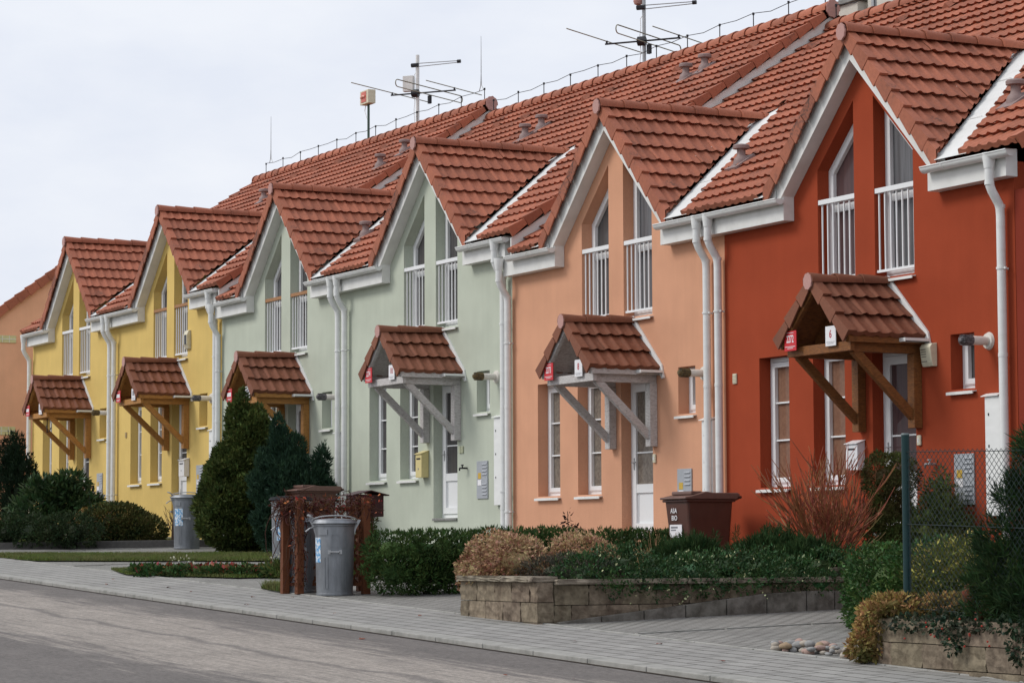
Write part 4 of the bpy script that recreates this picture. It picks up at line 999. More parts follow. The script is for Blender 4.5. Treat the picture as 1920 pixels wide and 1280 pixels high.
def block_wall(name, label, segs, rows, rh, bl, cap, seed, cat='garden wall', cut=None):
    """segs: list of (x0,y0,x1,y1,ztop); blocks laid from the top down"""
    t = thing(name, label, cat, (segs[0][0], segs[0][1], segs[0][4])); ox, oy, oz = segs[0][0], segs[0][1], segs[0][4]; rng = random.Random(seed)
    mb = MB(); cp = MB()
    for (x0, y0, x1, y1, zt) in segs:
        ln = math.hypot(x1-x0, y1-y0); ax = abs(x1-x0) > abs(y1-y0)
        for r_ in range(rows):
            z = zt-rh*(r_+.5); k = -(.5 if r_ % 2 else 0)*bl
            while k < ln-.02:
                a = max(k, 0); b_ = min(k+bl, ln); k += bl
                if b_-a < .05: continue
                m_ = (a+b_)/2/ln; cx_ = x0+(x1-x0)*m_; cy_ = y0+(y1-y0)*m_; L_ = b_-a-.007
                rough_block(mb, (cx_-ox, cy_-oy, z-oz), L_ if ax else .19, .19 if ax else L_, rh-.007, rng)
        if cap:
            k = 0
            while k < ln-.02:
                L_ = min(rng.choice((.45, .5, .6)), ln-k); m_ = (k+L_/2)/ln; cx_ = x0+(x1-x0)*m_; cy_ = y0+(y1-y0)*m_
                rough_block(cp, (cx_-ox, cy_-oy, zt+.03-oz), (L_-.006) if ax else .30, .30 if ax else (L_-.006), .055, rng); k += L_
    mb.build('blocks', BLK, t)
    if cap: cp.build('coping', CAPM, t)
    return t
block_wall('planter_wall', 'low split block planter wall with coping beside the driveway, hedge and shrubs above it',
           [(6.27, -5.40, 8.04, -5.40, -.53), (7.95, -5.30, 7.95, -1.35, -.56), (6.27, -5.30, 6.27, -1.3, -.53)], 3, .205, .40, True, 3)
block_wall('planter_wall', 'low split block planter wall under the wire fence at the right edge',
           [(13.84, -5.30, 19.5, -5.42, -.76), (13.93, -5.20, 13.93, -1.2, -.80)], 3, .195, .43, False, 8)
t = thing('driveway_edging_slabs', 'grey concrete slabs standing on edge along the planter wall and driveway', 'edging', (8.08, -5.3, -.95))
mb = MB(); y = 0
for k in range(8):
    za = .015+.085*k*.62; zb = .015+.085*(k+1)*.62; l0 = .50 if k < 6 else .36
    mb.prism([(y+.006, -.1), (y+l0-.006, -.1), (y+l0-.006, min(zb, .30)), (y+.006, min(za, .30))], 'x', 0, .06); y += l0
mb.build('slabs', SLAB, t, False, .006)
sheet('planter_soil', [6.3, 7.0, 7.85], [-1.0, -2.5, -4, -5.25], lambda x, y: -.60, EARTH)
sheet('garden_soil', [3.0, 4.5, 6.2], [-.02, -1.5, -3.6], lambda x, y: gz(x, y)+.015, EARTH)
sheet('planter_soil', [13.95, 16, 19.4], [-5.25, -3.5, -1.2], lambda x, y: -.80, EARTH)
# ------------------------------------------------------------------ planting in and by the left planter
def hedge_blobs(p0, p1, w_, h, n, z0=0, seed=0):
    rng = random.Random(seed); o = []
    for i in range(n):
        t = i/(n-1); x = p0[0]+(p1[0]-p0[0])*t; y = p0[1]+(p1[1]-p0[1])*t
        o.append((x+rng.uniform(-.05, .05), y+rng.uniform(-.05, .05), z0+h*.32, w_, .40, h*.40)); o.append((x+rng.uniform(-.05, .05), y, z0+h*.70+rng.uniform(-.03, .03), w_*.95, .38, h*.33))
    return o
shrub('yew_hedge', 'dark green clipped yew hedge running from the bins to the peach house wall', 'hedge', (2.6, -4.6, -.72),
      hedge_blobs((0, 0), (-.1, 4.0), .42, .74, 13), 26000, .055, 4.0, YEW, 1, tuft=3, up=.5, zmin=.0, shell=.72, lump=.09)
shrub('variegated_shrub', 'round bush of pale golden brown leaves on the corner of the left planter', 'shrub', (6.62, -5.12, -.52), [(-.18, 0, .16, .42, .40, .36), (.12, .05, .14, .40, .40, .33), (-.38, -.1, .08, .25, .3, .28)], 9500, .036, 1.9, GLD, 2, up=-.1, shell=.75, lump=.12, zmin=-.12)
shrub('variegated_shrub', 'smaller golden brown bush right behind the larger one on the left planter', 'shrub', (6.75, -4.25, -.50), [(.0, 0, .16, .38, .40, .32)], 4800, .036, 1.9, GLD, 3, up=-.1, shell=.75, lump=.12)
shrub('heather', 'grey brown heather between the golden bush and the white speckled shrub', 'shrub', (7.35, -4.75, -.52), [(-.1, 0, .08, .5, .5, .20), (.3, .1, .04, .42, .4, .16)], 5200, .045, 3.5, HEA, 4, up=.6, shell=.7)
wf = shrub('cotoneaster', 'spreading dark green shrub speckled with white along the left planter wall', 'shrub', (7.72, -3.4, -.55),
      [(-.02, -1.35+.42*i, .09+.05*math.sin(i*1.9), .40+.04*math.cos(i*2.3), .36, .24+.04*math.sin(i*2.7)) for i in range(9)]+[(.27, -1.15+.5*i, .0+.03*math.sin(i*2.2)-(.05 if i == 1 else 0), .22, .32, .15) for i in range(6)], 22000, .040, 2.3, WFL, 5, up=.35, shell=.68, lump=.2)
leaves('pale_leaves', [(-.02, -1.35+.42*i, .08, .42, .40, .24) for i in range(9)]+[(.26, -1.0+.5*i, -.05, .22, .3, .18) for i in range(7)], 520, .030, 1.5, mat('pale_leaf', (.52, .55, .30), .5, island=.2), wf, 6, shell=.95, core=False)
for i, (x, y, z, s_) in enumerate(((6.2, -2.5, -.52, .9), (6.75, -1.85, -.52, 1.05), (7.3, -1.75, -.55, .85), (5.6, -2.4, -.5, .75))):
    b = [(0, 0, .20*s_, .40*s_, .42*s_, .26*s_)]
    t = shrub('mugo_pine', ['low mugo pine behind the speckled shrub, second from the left', 'tallest mugo pine with upright candles on the left planter', 'mugo pine at the right end of the left planter by the stone pillar', 'leftmost mugo pine behind the speckled shrub, below the brown bin'][i], 'pine', (x, y, z), b, 900, .10, 9, MUG, 20+i, 'mugo pines on the left planter', tuft=7, up=.9, shell=.55)
    rng = random.Random(i)
    for k in range(5):
        cx_, cy_ = rng.uniform(-.3, .3)*s_, rng.uniform(-.3, .3)*s_
        leaves('candle', [(cx_, cy_, (.36+.05*j)*s_, .03, .03, .05) for j in range(4)], 90, .07, 9, MUG, t, 50+k, up=1.2, core=False, shell=.2)
t = thing('dry_stalks', 'bundle of dry straw coloured stalks before the brown bin', 'plant', (5.25, -2.45, -.5)); rng = random.Random(4); pl = []
for i in range(26):
    a = rng.uniform(-.22, .22); c = rng.uniform(-.12, .12); pl.append([(a, c, 0), (a*1.3+rng.uniform(-.04, .04), c, .22), (a*1.7+rng.uniform(-.10, .10), c*1.5, rng.uniform(.3, .5))])
stems(t, pl, .006, DRY)
t = thing('barberry_sapling', 'small dark purple leaved sapling rising above the hedge before the peach house', 'plant', (2.15, -1.95, -.4)); rng = random.Random(6)
stems(t, [[(0, 0, -.2), (.02, 0, .3), (0, 0, .68)], [(0, 0, .1), (-.18, 0, .42)], [(0, 0, .1), (.2, .05, .45)]], .012, BARK)
leaves('foliage', [(0, 0, .56, .07, .07, .14), (-.14, 0, .38, .12, .12, .10), (.16, .03, .40, .12, .12, .10), (0, 0, .3, .16, .14, .10)], 330, .05, 2, fol('purple_leaf', (.05, .022, .02), (.025, .02, .014), .4), t, 4, core=False, shell=.2)
def branching(n, h, spread, seed, twigs=3):
    rng = random.Random(seed); pl = []
    for i in range(n):
        a = rng.uniform(0, 6.283); s_ = spread*rng.random()**.6; hh = h*rng.uniform(.55, 1.0)*(1-.25*(s_/spread)**2)
        dx, dy = math.cos(a)*s_, math.sin(a)*s_; b0 = Vector((dx*.12, dy*.12, 0)); p = [b0]; 
        for k in range(1, 6):
            t_ = k/5; p.append(Vector((dx*(.12+.88*t_**1.15)+rng.uniform(-.045, .045), dy*(.12+.88*t_**1.15)+rng.uniform(-.045, .045), hh*t_)))
        pl.append(p)
        for q in range(twigs):
            k = rng.randrange(2, 5); b = p[k]; dd = (p[k+1]-p[k]).normalized()+Vector((rng.uniform(-.6, .6), rng.uniform(-.6, .6), rng.uniform(-.1, .3))); l = rng.uniform(.12, .34)
            pl.append([b, b+dd*l*.5, b+dd*l+Vector((0,0,.04))])
    return pl
t = thing('dogwood_shrub', 'leafless shrub of many red brown stems before the red wall', 'shrub', (6.95, -1.20, -.45))
stems(t, branching(105, 1.45, .85, 12, 4), .0078, TWIG); stems(t, branching(8, .9, .8, 14), .008, DRY, 'dry_stem')
leaves('dry_leaves', [(0, 0, .7, .6, .6, .35)], 60, .035, 2, DRY, t, 3, core=False, shell=.3)
t = thing('stone_pillar', 'small grey stone pillar with a flat cap behind the planter wall', 'pillar', (7.75, -1.70, -.75))
MB().box(-.07, .07, -.07, .07, 0, .30).build('shaft', SLAB, t, False, .006); MB().box(-.10, .10, -.10, .10, .301, .345).build('cap', CAPM, t, False, .008)
t = shrub('topiary_conifer', 'dark green conifer clipped into a ball above a skirt before the red door', 'conifer', (7.30, -.62, -.5), [(0, 0, 1.08, .33, .33, .31), (.03, 0, .70, .26, .26, .25), (.05, .1, .42, .38, .36, .34), (.12, .1, .2, .48, .44, .3)], 13000, .042, 3.5, fol('dull_conifer', (.070, .100, .028), (.075, .055, .022), .35), 31, trunk=.03, tuft=2, shell=.7, lump=.10)
shrub('cone_conifer', 'narrow green cone shaped conifer behind the green fence post', 'conifer', (7.80, -.30, -.5), cone_blobs(1.12, .50, 6, 3), 11000, .05, 4, THUJA, 32, trunk=.03, tuft=2, zmin=.02)
# ------------------------------------------------------------------ right planter
shrub('box_bush', 'round glossy green box bush left of the fence post', 'shrub', (10.9, -3.05, -1.0), [(-.1, 0, .44, .56, .50, .44), (.35, .1, .52, .48, .44, .38), (.1, -.1, .16, .52, .48, .3), (-.38, 0, .26, .38, .34, .32)], 15000, .042, 1.8, BOX, 33, up=.3, shell=.72, lump=.12)
shrub('golden_juniper', 'yellow tipped juniper between the green post and the dark pine', 'shrub', (12.7, -3.6, -.85), [(0, 0, .45, .5, .5, .26), (.35, 0, .36, .45, .4, .28), (-.3, 0, .25, .4, .4, .3), (.1, 0, .1, .6, .5, .25)], 8000, .065, 5, GJN, 34, tuft=2, up=.3)
leaves('golden_tips', [(0, 0, .50, .55, .52, .26), (.35, 0, .42, .48, .42, .27)], 900, .05, 4, mat('golden_tip', (.45, .38, .09), .5, island=.25), bpy.data.objects['golden_juniper'], 35, shell=.9, core=False, up=.4)
shrub('golden_euonymus', 'yellow brown euonymus bush at the foot of the green fence post', 'shrub', (13.95, -4.70, -.80), [(0, 0, .08, .30, .30, .15), (.42, .1, .10, .30, .3, .14), (-.1, -.1, .03, .24, .28, .12)], 3800, .044, 1.9, GLD2, 36, up=.2, shell=.7)
shrub('golden_euonymus', 'yellow euonymus spilling down over the corner of the right planter', 'shrub', (13.78, -5.38, -1.12), [(0, 0, .16, .17, .17, .18), (.04, .02, .36, .18, .18, .16), (.18, .1, .46, .20, .20, .10), (-.08, -.02, .09, .14, .16, .12)], 3400, .044, 1.9, GLD2, 37, up=.1, shell=.7, zmin=.0)
t = shrub('mountain_pine', 'tall dark pine in tiers behind the wire fence at the right edge', 'pine', (15.35, -5.02, -.80),
      [(0, 0, .35, .48, .42, .40), (-.08, 0, .66, .30, .30, .24), (.28, .1, .50, .38, .36, .30), (.12, 0, 1.02, .26, .26, .15), (.36, .1, 1.12, .26, .26, .14), (.30, 0, 1.42, .24, .24, .11), (.55, .1, 1.28, .26, .26, .14), (-.12, 0, .98, .18, .2, .10), (.45, 0, .15, .45, .4, .3), (-.2, 0, .15, .4, .35, .3), (.55, .1, .8, .3, .3, .2), (.38, .1, 1.52, .18, .18, .09), (.22, 0, 1.30, .20, .2, .11), (0, .05, 1.12, .22, .2, .12), (.55, 0, 1.0, .24, .2, .14)], 4600, .10, 11, fol('pine_needles', (.036, .070, .022), (.018, .038, .014), .35), 38, trunk=.035, tuft=7, up=.7, shell=.5)
IVY = fol('ivy_leaf', (.020, .045, .022), (.055, .055, .035), .5, rough=.5, spec=.22, pos=(.5, .66))
iv = shrub('ivy', 'dark ivy with red berries trailing over the right planter wall', 'ivy', (14.1, -5.36, -.79), [(.25+.42*i, .02*math.sin(i), -.005, .30, .17, .075+.02*math.sin(i*2.1)) for i in range(13)]+[(.9+.8*i, -.12, -.12-.03*(i % 3), .10, .05, .13) for i in range(6)], 6500, .038, 1.3, IVY, 39, up=-.1, shell=.5, core=False)
bm_ = MB(); rng = random.Random(9)
for i in range(60):
    x, z = rng.uniform(.3, 4.6), rng.uniform(-.16, .06); bm_.lathe([(.002, -.009), (.008, -.004), (.009, .002), (.002, .009)], (x, -.20+rng.uniform(-.02, .04), z), 6)
bm_.build('berries', mat('red_berry', (.32, .03, .015), .35), iv)
t = thing('rusty_garden_ornament', 'rust coloured weathered stump shape at the foot of the dark pine', 'ornament', (14.75, -5.10, -.80))
MB().lathe([(.07, 0), (.085, .06), (.06, .14), (.075, .2), (.085, .26), (.06, .31), (.02, .33)], (0, 0, 0), 12).lathe([(.04, 0), (.05, .05), (.035, .10), (.01, .12)], (.16, -.06, 0), 10).build('body', mat('rust', (.16, .045, .022), .9, var=.4, scale=14, bump=.8), t, True)
# chain link fence
FG = mat('green_fence_paint', (.006, .032, .034), .45, var=.1); FW = mat('fence_wire', (.010, .022, .022), .6)
def fence():
    t = thing('wire_fence', 'green post with chain link mesh on the right planter', 'fence', (13.97, -5.17, -.82))
    MB().tube([(0, 0, -.25), (0, 0, 1.56)], .034, 14).build('post', FG, t, True)
    MB().tube([(0, 0, 1.56), (0, 0, 1.575)], [.037, .030], 14).build('post_cap', mat('post_cap', (.12, .15, .15), .5), t, True)
    dx = Vector((1, -.06, 0)).normalized(); Ln = 4.2; z0, z1 = .12, 1.45; sl = .0; cw, ch = .066, .060
    for z in (z1-.03, (z0+z1)/2+.04, z0+.02): MB().tube([(dx.x*s_, dx.y*s_-.01, z-.028*s_) for s_ in (0, Ln/2, Ln)], .0035, 5).build('tension_wire', FW, t, True)
    vs = []; fs = []; r_ = .0025; cols = int(Ln/cw); rows = int((z1-z0)/ch); rng = random.Random(1)
    for c_ in range(cols):
        for r2 in range(rows*2):
            s0 = (c_+(r2 % 2)*.5)*cw; s1 = (c_+((r2+1) % 2)*.5)*cw
            for mir in (0, 1):
                a_, b_ = (s0, s1) if mir == 0 else ((c_+1)*cw-(s0-c_*cw), (c_+1)*cw-(s1-c_*cw))
                za = z0+r2*ch/2; zb = za+ch/2; 
                A = Vector((dx.x*a_, dx.y*a_, za-.028*a_)); B_ = Vector((dx.x*b_, dx.y*b_, zb-.028*b_)); D = (B_-A).normalized(); P = Vector((0, 1, 0)); Q = D.cross(P)
                n = len(vs)
                for pt in (A, B_):
                    for ov in (P*r_, -P*r_*.5+Q*r_*.87, -P*r_*.5-Q*r_*.87): vs.append(tuple(pt+ov))
                for k in range(3): fs.append((n+k, n+(k+1) % 3, n+3+(k+1) % 3, n+3+k))
    link('mesh', fast_mesh('mesh', vs, fs), t, FW)
    return t
fence()
# river stones by the corner of the right planter
def stone(x, y, s_, seed, m):
    rng = random.Random(seed); bm = bmesh.new(); bmesh.ops.create_icosphere(bm, subdivisions=2, radius=1)
    ax = (s_*rng.uniform(.8, 1.3), s_*rng.uniform(.7, 1.0), s_*rng.uniform(.5, .75)); ph = [rng.uniform(0, 6) for _ in range(3)]
    for v in bm.verts:
        k = 1+.09*math.sin(v.co.x*2.3+ph[0])+.09*math.sin(v.co.y*2.9+ph[1])+.06*math.sin(v.co.z*4+ph[2]); v.co = Vector((v.co.x*ax[0], v.co.y*ax[1], v.co.z*ax[2]))*k
    me = bpy.data.meshes.new('stone'); bm.to_mesh(me); bm.free(); me.polygons.foreach_set('use_smooth', [True]*len(me.polygons))
    o = link('river_stone', me, None, m); o.location = (x, y, gz(x, y)+ax[2]*.6+rng.choice((0, 0, .035, .05))); o.rotation_euler = (0, 0, rng.uniform(0, 6)); return o
SM = [mat('stone_pale', (.36, .32, .27), .8, var=.15, scale=9), mat('stone_pink', (.34, .235, .20), .8, var=.15, scale=9), mat('stone_tan', (.30, .22, .14), .8, var=.15, scale=9), mat('stone_grey', (.26, .26, .255), .8, var=.15, scale=9)]
SN = ['pale', 'pinkish', 'tan', 'grey']; rng = random.Random(21)
for i in range(95):
    t_ = rng.random()**1.3; x = 12.15+1.5*t_; y = -5.34+rng.uniform(0, .55)*(.25+t_); k = rng.randrange(4); s_ = rng.uniform(.028, .055)
    tag(stone(x, y, s_, i, SM[k]), f'{SN[k]} rounded river stone in the small heap at the corner of the right planter', 'stone', f'{SN[k]} river stones by the right planter')
# ------------------------------------------------------------------ bins
def galv_bin(label, x, y, z, face, r=.245, h=.86, lid='zinc', m=ZINC, sticker=True, group=None, stick_ang=-62, wd=30, solid=False):
    t = thing('round_bin', label, 'dustbin', (x, y, z), math.radians(face), group)   # local +X faces the camera
    MB().lathe([(r*.90, 0), (r*.93, .0), (r*.93, .025), (r*.905, .03), (r*.915, .10), (r*.99, h-.03), (r*1.03, h-.02), (r*1.03, h)], n=40).build('body', m, t, True)
    lz = h+.002; LD = ZINC if lid == 'zinc' else (mat('black_lid', (.02, .021, .024), .8, spec=.15) if lid == 'black' else m)
    l = MB().lathe([(r*1.10, 0), (r*1.14, .012), (r*1.10, .028), (r*1.06, .036), (r*1.04, .055), (r*.85, .062), (r*.5, .070), (.02, .074)], (0, 0, lz), 40).build('lid', LD, t, True)
    def arc(rr, a0, a1, z0, z1, pr=.006, n=6):
        mb = MB(); a0, a1 = math.radians(a0), math.radians(a1)
        for k in range(n):
            p, q = a0+(a1-a0)*k/n, a0+(a1-a0)*(k+1)/n
            kz = lambda z_: rr*(.915+(.99-.915)*(z_-.1)/(h-.13))
            v = []
            for a_ in (p, q):
                for z_, o_ in ((z0, .0), (z0, pr), (z1, pr), (z1, .0)): v.append(((kz(z_)+o_)*math.cos(a_), (kz(z_)+o_)*math.sin(a_), z_))
            mb.add(v, [(0,1,2,3), (4,7,6,5), (1,5,6,2), (0,4,5,1), (3,2,6,7)])
        return mb
    if lid != 'black':
        for a0, a1 in ((-8, -1), (9, 16)): pass
        rb = MB()
        for (a0, a1, z0, z1) in ((-10, 12, .58, .585), (-10, 12, .73, .735), (22, 34, .58, .585)): q = arc(r, a0, a1, z0, z1, .006); rb.add(q.v, q.f)
        for a in (-10, 12, 22, 34): q = arc(r, a-.8, a+.8, .58, .735, .006, 2); rb.add(q.v, q.f)
        for a in (-32, -22, 2, 18, 36): q = arc(r, a-1, a+1, .09, .46, .005, 2); rb.add(q.v, q.f)
        for (a0, a1) in ((-34, -20), (0, 5), (20, 36)): q = arc(r, a0, a1, .085, .09, .008); rb.add(q.v, q.f)
        rb.build('embossed_ribs', m, t)
    # carrying handle, hinge and lever
    MB().tube([(r*.96, -.06, .52), (r*1.10, -.06, .525), (r*1.12, .05, .525), (r*.97, .06, .52)], .010, 8).box(r*.93, r*1.0, -.085, -.05, .50, .55).box(r*.93, r*1.0, .05, .085, .50, .55).build('handle', STEEL, t, True)
    lv = MB(); p = []
    for k in range(13):
        a = -math.pi/2+math.pi*k/12*1.0; p.append((math.cos(a)*r*.55, math.sin(a)*r*1.13, lz+.045+.06*math.sin(math.pi*k/12)))
    lv.tube(p, .008, 6); lv.tube([(.02, -r*1.0, lz+.06), (.06, -r*1.22, lz+.10), (.05, -r*1.38, lz+.11)], .012, 6)
    lv.tube([(.06, -r*1.0, lz-.03), (.10, -r*1.25, lz-.05), (.10, -r*1.45, lz-.09)], .009, 6)
    lv.prism([(r*.95, lz-.15), (r*1.08, lz-.05), (r*1.30, lz+.05), (r*1.18, lz+.06), (r*.95, lz+.0)], 'x', -.02, .02)
    lv.prism([(-r*.95, lz-.15), (-r*1.08, lz-.05), (-r*1.25, lz+.04), (-r*.95, lz+.0)], 'x', -.02, .02)
    if lid != 'black': lv.build('lever', STEEL, t)
    if lid != 'black':
        q = arc(r, -52, -22, h-.13, h-.06, .010); q.build('bracket', m, t)
    if sticker:
        q = arc(r, stick_ang-wd/2, stick_ang+wd/2, .40, .70, .003, 8); q.build('label_print', BLUEW, t)
    return t
BG = 'grey dustbins before the houses'
galv_bin('galvanised dustbin standing in front of the vine covered trellis', 2.02, -5.12, gz(2.02, -5.12), -23, group=BG)
galv_bin('galvanised dustbin behind the trellis post, left of the front one', 1.16, -5.22, gz(1.16, -5.2), -23, group=BG, sticker=False)
galv_bin('grey bin with black lid half hidden left of the brown bin', -4.4, -3.04, gz(-4.4, -3.3)+.02, -23, r=.29, h=.98, lid='black', group=BG, stick_ang=-30, wd=34)
galv_bin('grey dustbin with label before the plinth of the yellow house', -12.35, -1.72, gz(-12.35, -1.72), -25, r=.245, h=.88, group=BG, stick_ang=-34, wd=44)
galv_bin('dark grey dustbin beside the laurel before the farthest yellow house', -18.2, -1.6, gz(-18.2, -1.6)-.12, -25, r=.26, h=.93, m=mat('dark_zinc', (.10, .105, .11), .5, metal=.3), group=BG, stick_ang=-10, wd=34)
def wheelie(label, x, y, z, text, rz=0):
    t = thing('wheelie_bin', label, 'wheelie bin', (x, y, z), rz, 'brown wheelie bins')
    wb, db, wt, dt, h = .46, .50, .56, .66, .94       # front looks along -Y
    v = [(-wb/2, -.27, .06), (wb/2, -.27, .06), (wb/2, .25, .06), (-wb/2, .25, .06), (-wt/2, -.36, h), (wt/2, -.36, h), (wt/2, .31, h), (-wt/2, .31, h)]
    MB().add(v, [(0,3,2,1),(4,5,6,7),(0,1,5,4),(1,2,6,5),(2,3,7,6),(3,0,4,7)]).build('body', BROWN, t, False, .03)
    MB().box(-wt/2-.02, wt/2+.02, -.38, .33, h-.03, h).build('rim', BROWN, t, False, .008)
    MB().prism([(-.41, h+.002), (.34, h+.002), (.40, h+.06), (.36, h+.085), (.0, h+.085), (-.10, h+.10), (-.20, h+.07), (-.36, h+.035), (-.41, h+.03)], 'x', -wt/2-.035, wt/2+.035).build('lid', BROWNLID, t, False, .012)
    MB().box(-wt/2+.04, wt/2-.04, -.28, -.12, h+.06, h+.105).build('lid_grip', BROWNLID, t, False, .012)
    MB().tube([(-wt/2, .42, h+.03), (wt/2, .42, h+.03)], .018, 8).tube([(-wt/2+.04, .30, h-.02), (-wt/2+.04, .42, h+.03)], .02, 8).tube([(wt/2-.04, .30, h-.02), (wt/2-.04, .42, h+.03)], .02, 8).build('rear_handle', BROWN, t, True)
    for s_ in (-1, 1): MB().tube([(s_*.22, .26, .10), (s_*.29, .26, .10)], .10, 18).build('wheel', RUB, t, True)
    if text:
        tl = lambda zz: -.27-.09*(zz-.06)/(h-.06)-.006
        for tx, zz, hh in (('ASA', .80, .085), ('BIO', .71, .085)):
            plate_text(t, tx, -.06, tl(zz)-.004, zz, hh, SIGNW, 1.0)
        MB().box(-.19, .10, tl(.55)-.010, tl(.55)-.006, .47, .63).build('white_label', SIGNW, t)
        MB().box(-.16, .0, tl(.55)-.0125, tl(.55)-.0105, .585, .607).box(-.16, -.04, tl(.55)-.0125, tl(.55)-.0105, .555, .57).box(.03, .08, tl(.55)-.0125, tl(.55)-.0105, .485, .50).build('label_lines', GREYTXT, t)
        mb = MB(); zc = .39; y_ = tl(zc)-.006
        for a in ((-.16, .10, .455, .463), (-.16, .10, .322, .33), (-.16, -.152, .322, .463), (.092, .10, .322, .463)): mb.box(a[0], a[1], y_-.004, y_, a[2], a[3])
        mb.build('frame_print', SIGNW, t)
    return t
wheelie('brown wheelie bin marked ASA BIO before the downpipes of the peach house', 3.38, -.72, gz(3.38, -.7)+.13, True)
wheelie('brown wheelie bin behind the vine covered trellis, left of the brown mailbox', -8.2, -1.08, -.20, False)
# trellis with vine
TW = mat('trellis_wood', (.135, .045, .018), .75, var=.25, scale=5, stretch=(3, 3, 12), bump=.3)
t = thing('trellis_enclosure', 'brown wooden trellis overgrown with dry red vine round the dustbins', 'trellis', (1.4, -5.2, -.74))
PT = [(-.10, -.28), (.22, -.22), (.70, .46), (.05, .68)]
for x, y in PT: MB().box(x-.045, x+.045, y-.045, y+.045, 0, 1.18).build('post', TW, t, False, .004)
def lattice(a, b, z0, z1):
    mb = MB(); A = Vector((a[0], a[1], 0)); B_ = Vector((b[0], b[1], 0)); d = (B_-A); ln = d.length; d.normalize(); nrm = d.cross(Vector((0,0,1))); H_ = z1-z0; st = .16
    for sg, off in ((1, .006), (-1, -.006)):
        k = -H_
        while k < ln:
            s0, s1 = max(k, 0), min(k+H_, ln)
            if s1-s0 > .03:
                za, zb = (s0-k, s1-k) if sg == 1 else (H_-(s0-k), H_-(s1-k))
                mb.beam(A+d*s0+nrm*off+Vector((0,0,z0+za)), A+d*s1+nrm*off+Vector((0,0,z0+zb)), .010, .026, nrm)
            k += st
    mb.beam(A+Vector((0,0,z0)), B_+Vector((0,0,z0)), .03, .04, nrm); mb.beam(A+Vector((0,0,z1)), B_+Vector((0,0,z1)), .03, .04, nrm)
    return mb
for a, b in ((PT[0], PT[1]), (PT[1], PT[2]), (PT[2], PT[3]), (PT[3], PT[0])):
    if (a, b) in ((PT[1], PT[2]), (PT[0], PT[1])): continue
    lattice(a, b, .12, 1.05).build('lattice', TW, t)
lattice((.54, .24), PT[2], .12, 1.05).build('lattice', TW, t)
vn = thing('vine', 'dry red brown creeper hanging over the top of the trellis', 'vine', (1.4, -5.2, -.74)); rng = random.Random(17); pl = []
path = [(-.14, -.29), (.22, -.22), (.68, .44), (.05, .68), (-.14, -.29)]
def onpath(s_):
    k = int(s_*4) % 4; f_ = s_*4-int(s_*4); a, b = path[k], path[k+1]; return Vector((a[0]+(b[0]-a[0])*f_, a[1]+(b[1]-a[1])*f_, 0))
for i in range(240):
    s_ = rng.random()*.76; p = onpath(s_)+Vector((rng.uniform(-.05, .05), rng.uniform(-.05, .05), 1.10+rng.uniform(-.12, .07))); q = [p]; dr_ = Vector((rng.uniform(-1, 1), rng.uniform(-1, 1), rng.uniform(-.3, .2))).normalized()
    for k in range(5):
        dr_ = (dr_+Vector((rng.uniform(-.7, .7), rng.uniform(-.7, .7), rng.uniform(-.55, .25)))).normalized(); q.append(q[-1]+dr_*.05)
    pl.append(q)
for i in range(30):
    c_ = rng.choice(((.22, -.22), (.22, -.22), (-.14, -.29), (.70, .46))); q = [Vector((c_[0]+rng.uniform(-.07, .07), c_[1]+rng.uniform(-.07, .07), 1.15))]
    while q[-1].z > rng.uniform(.05, .5): q.append(q[-1]+Vector((rng.uniform(-.05, .05), rng.uniform(-.05, .05), -.10)))
    if len(q) > 2: pl.append(q)
stems(vn, pl, .007, VINE, 'stems')
leaves('dry_leaves', [(x, y, 1.12, .16, .16, .10) for x, y in ((-.1, -.29), (.1, -.25), (.3, -.1), (.45, .12), (.58, .3), (.66, .42), (.5, .5), (.2, .66))]+[(.22, -.22, .8-.16*i, .09, .09, .12) for i in range(5)], 2000, .03, 1.8, VLEAF, vn, 3, up=-.5, shell=.2, core=False)
leaves('red_leaves', [(x, y, 1.05, .18, .18, .16) for x, y in ((-.1, -.29), (.2, -.22), (.45, .12), (.75, .52))]+[(.22, -.22, .6, .1, .1, .4)], 70, .045, 1.5, mat('bright_red_leaf', (.42, .07, .03), .5, island=.3), vn, 4, up=-.5, shell=.6, core=False)
t = thing('post_mailbox', 'dark brown mailbox with sloping lid on a post beside the trellis', 'mailbox', (.10, -3.86, -.63))
MBR = mat('mailbox_brown', (.045, .018, .016), .5, var=.1)
MB().box(-.02, .02, -.02, .02, 0, 1.0).build('post', IRON, t)
MB().box(-.16, .16, -.20, .20, 0.86, 1.15).build('box', MBR, t, False, .006)
MB().prism([(-.26, 1.131), (0, 1.19), (.26, 1.131), (.26, 1.145), (0, 1.205), (-.26, 1.145)], 'x', -.21, .21).build('lid', MBR, t, False, .003)
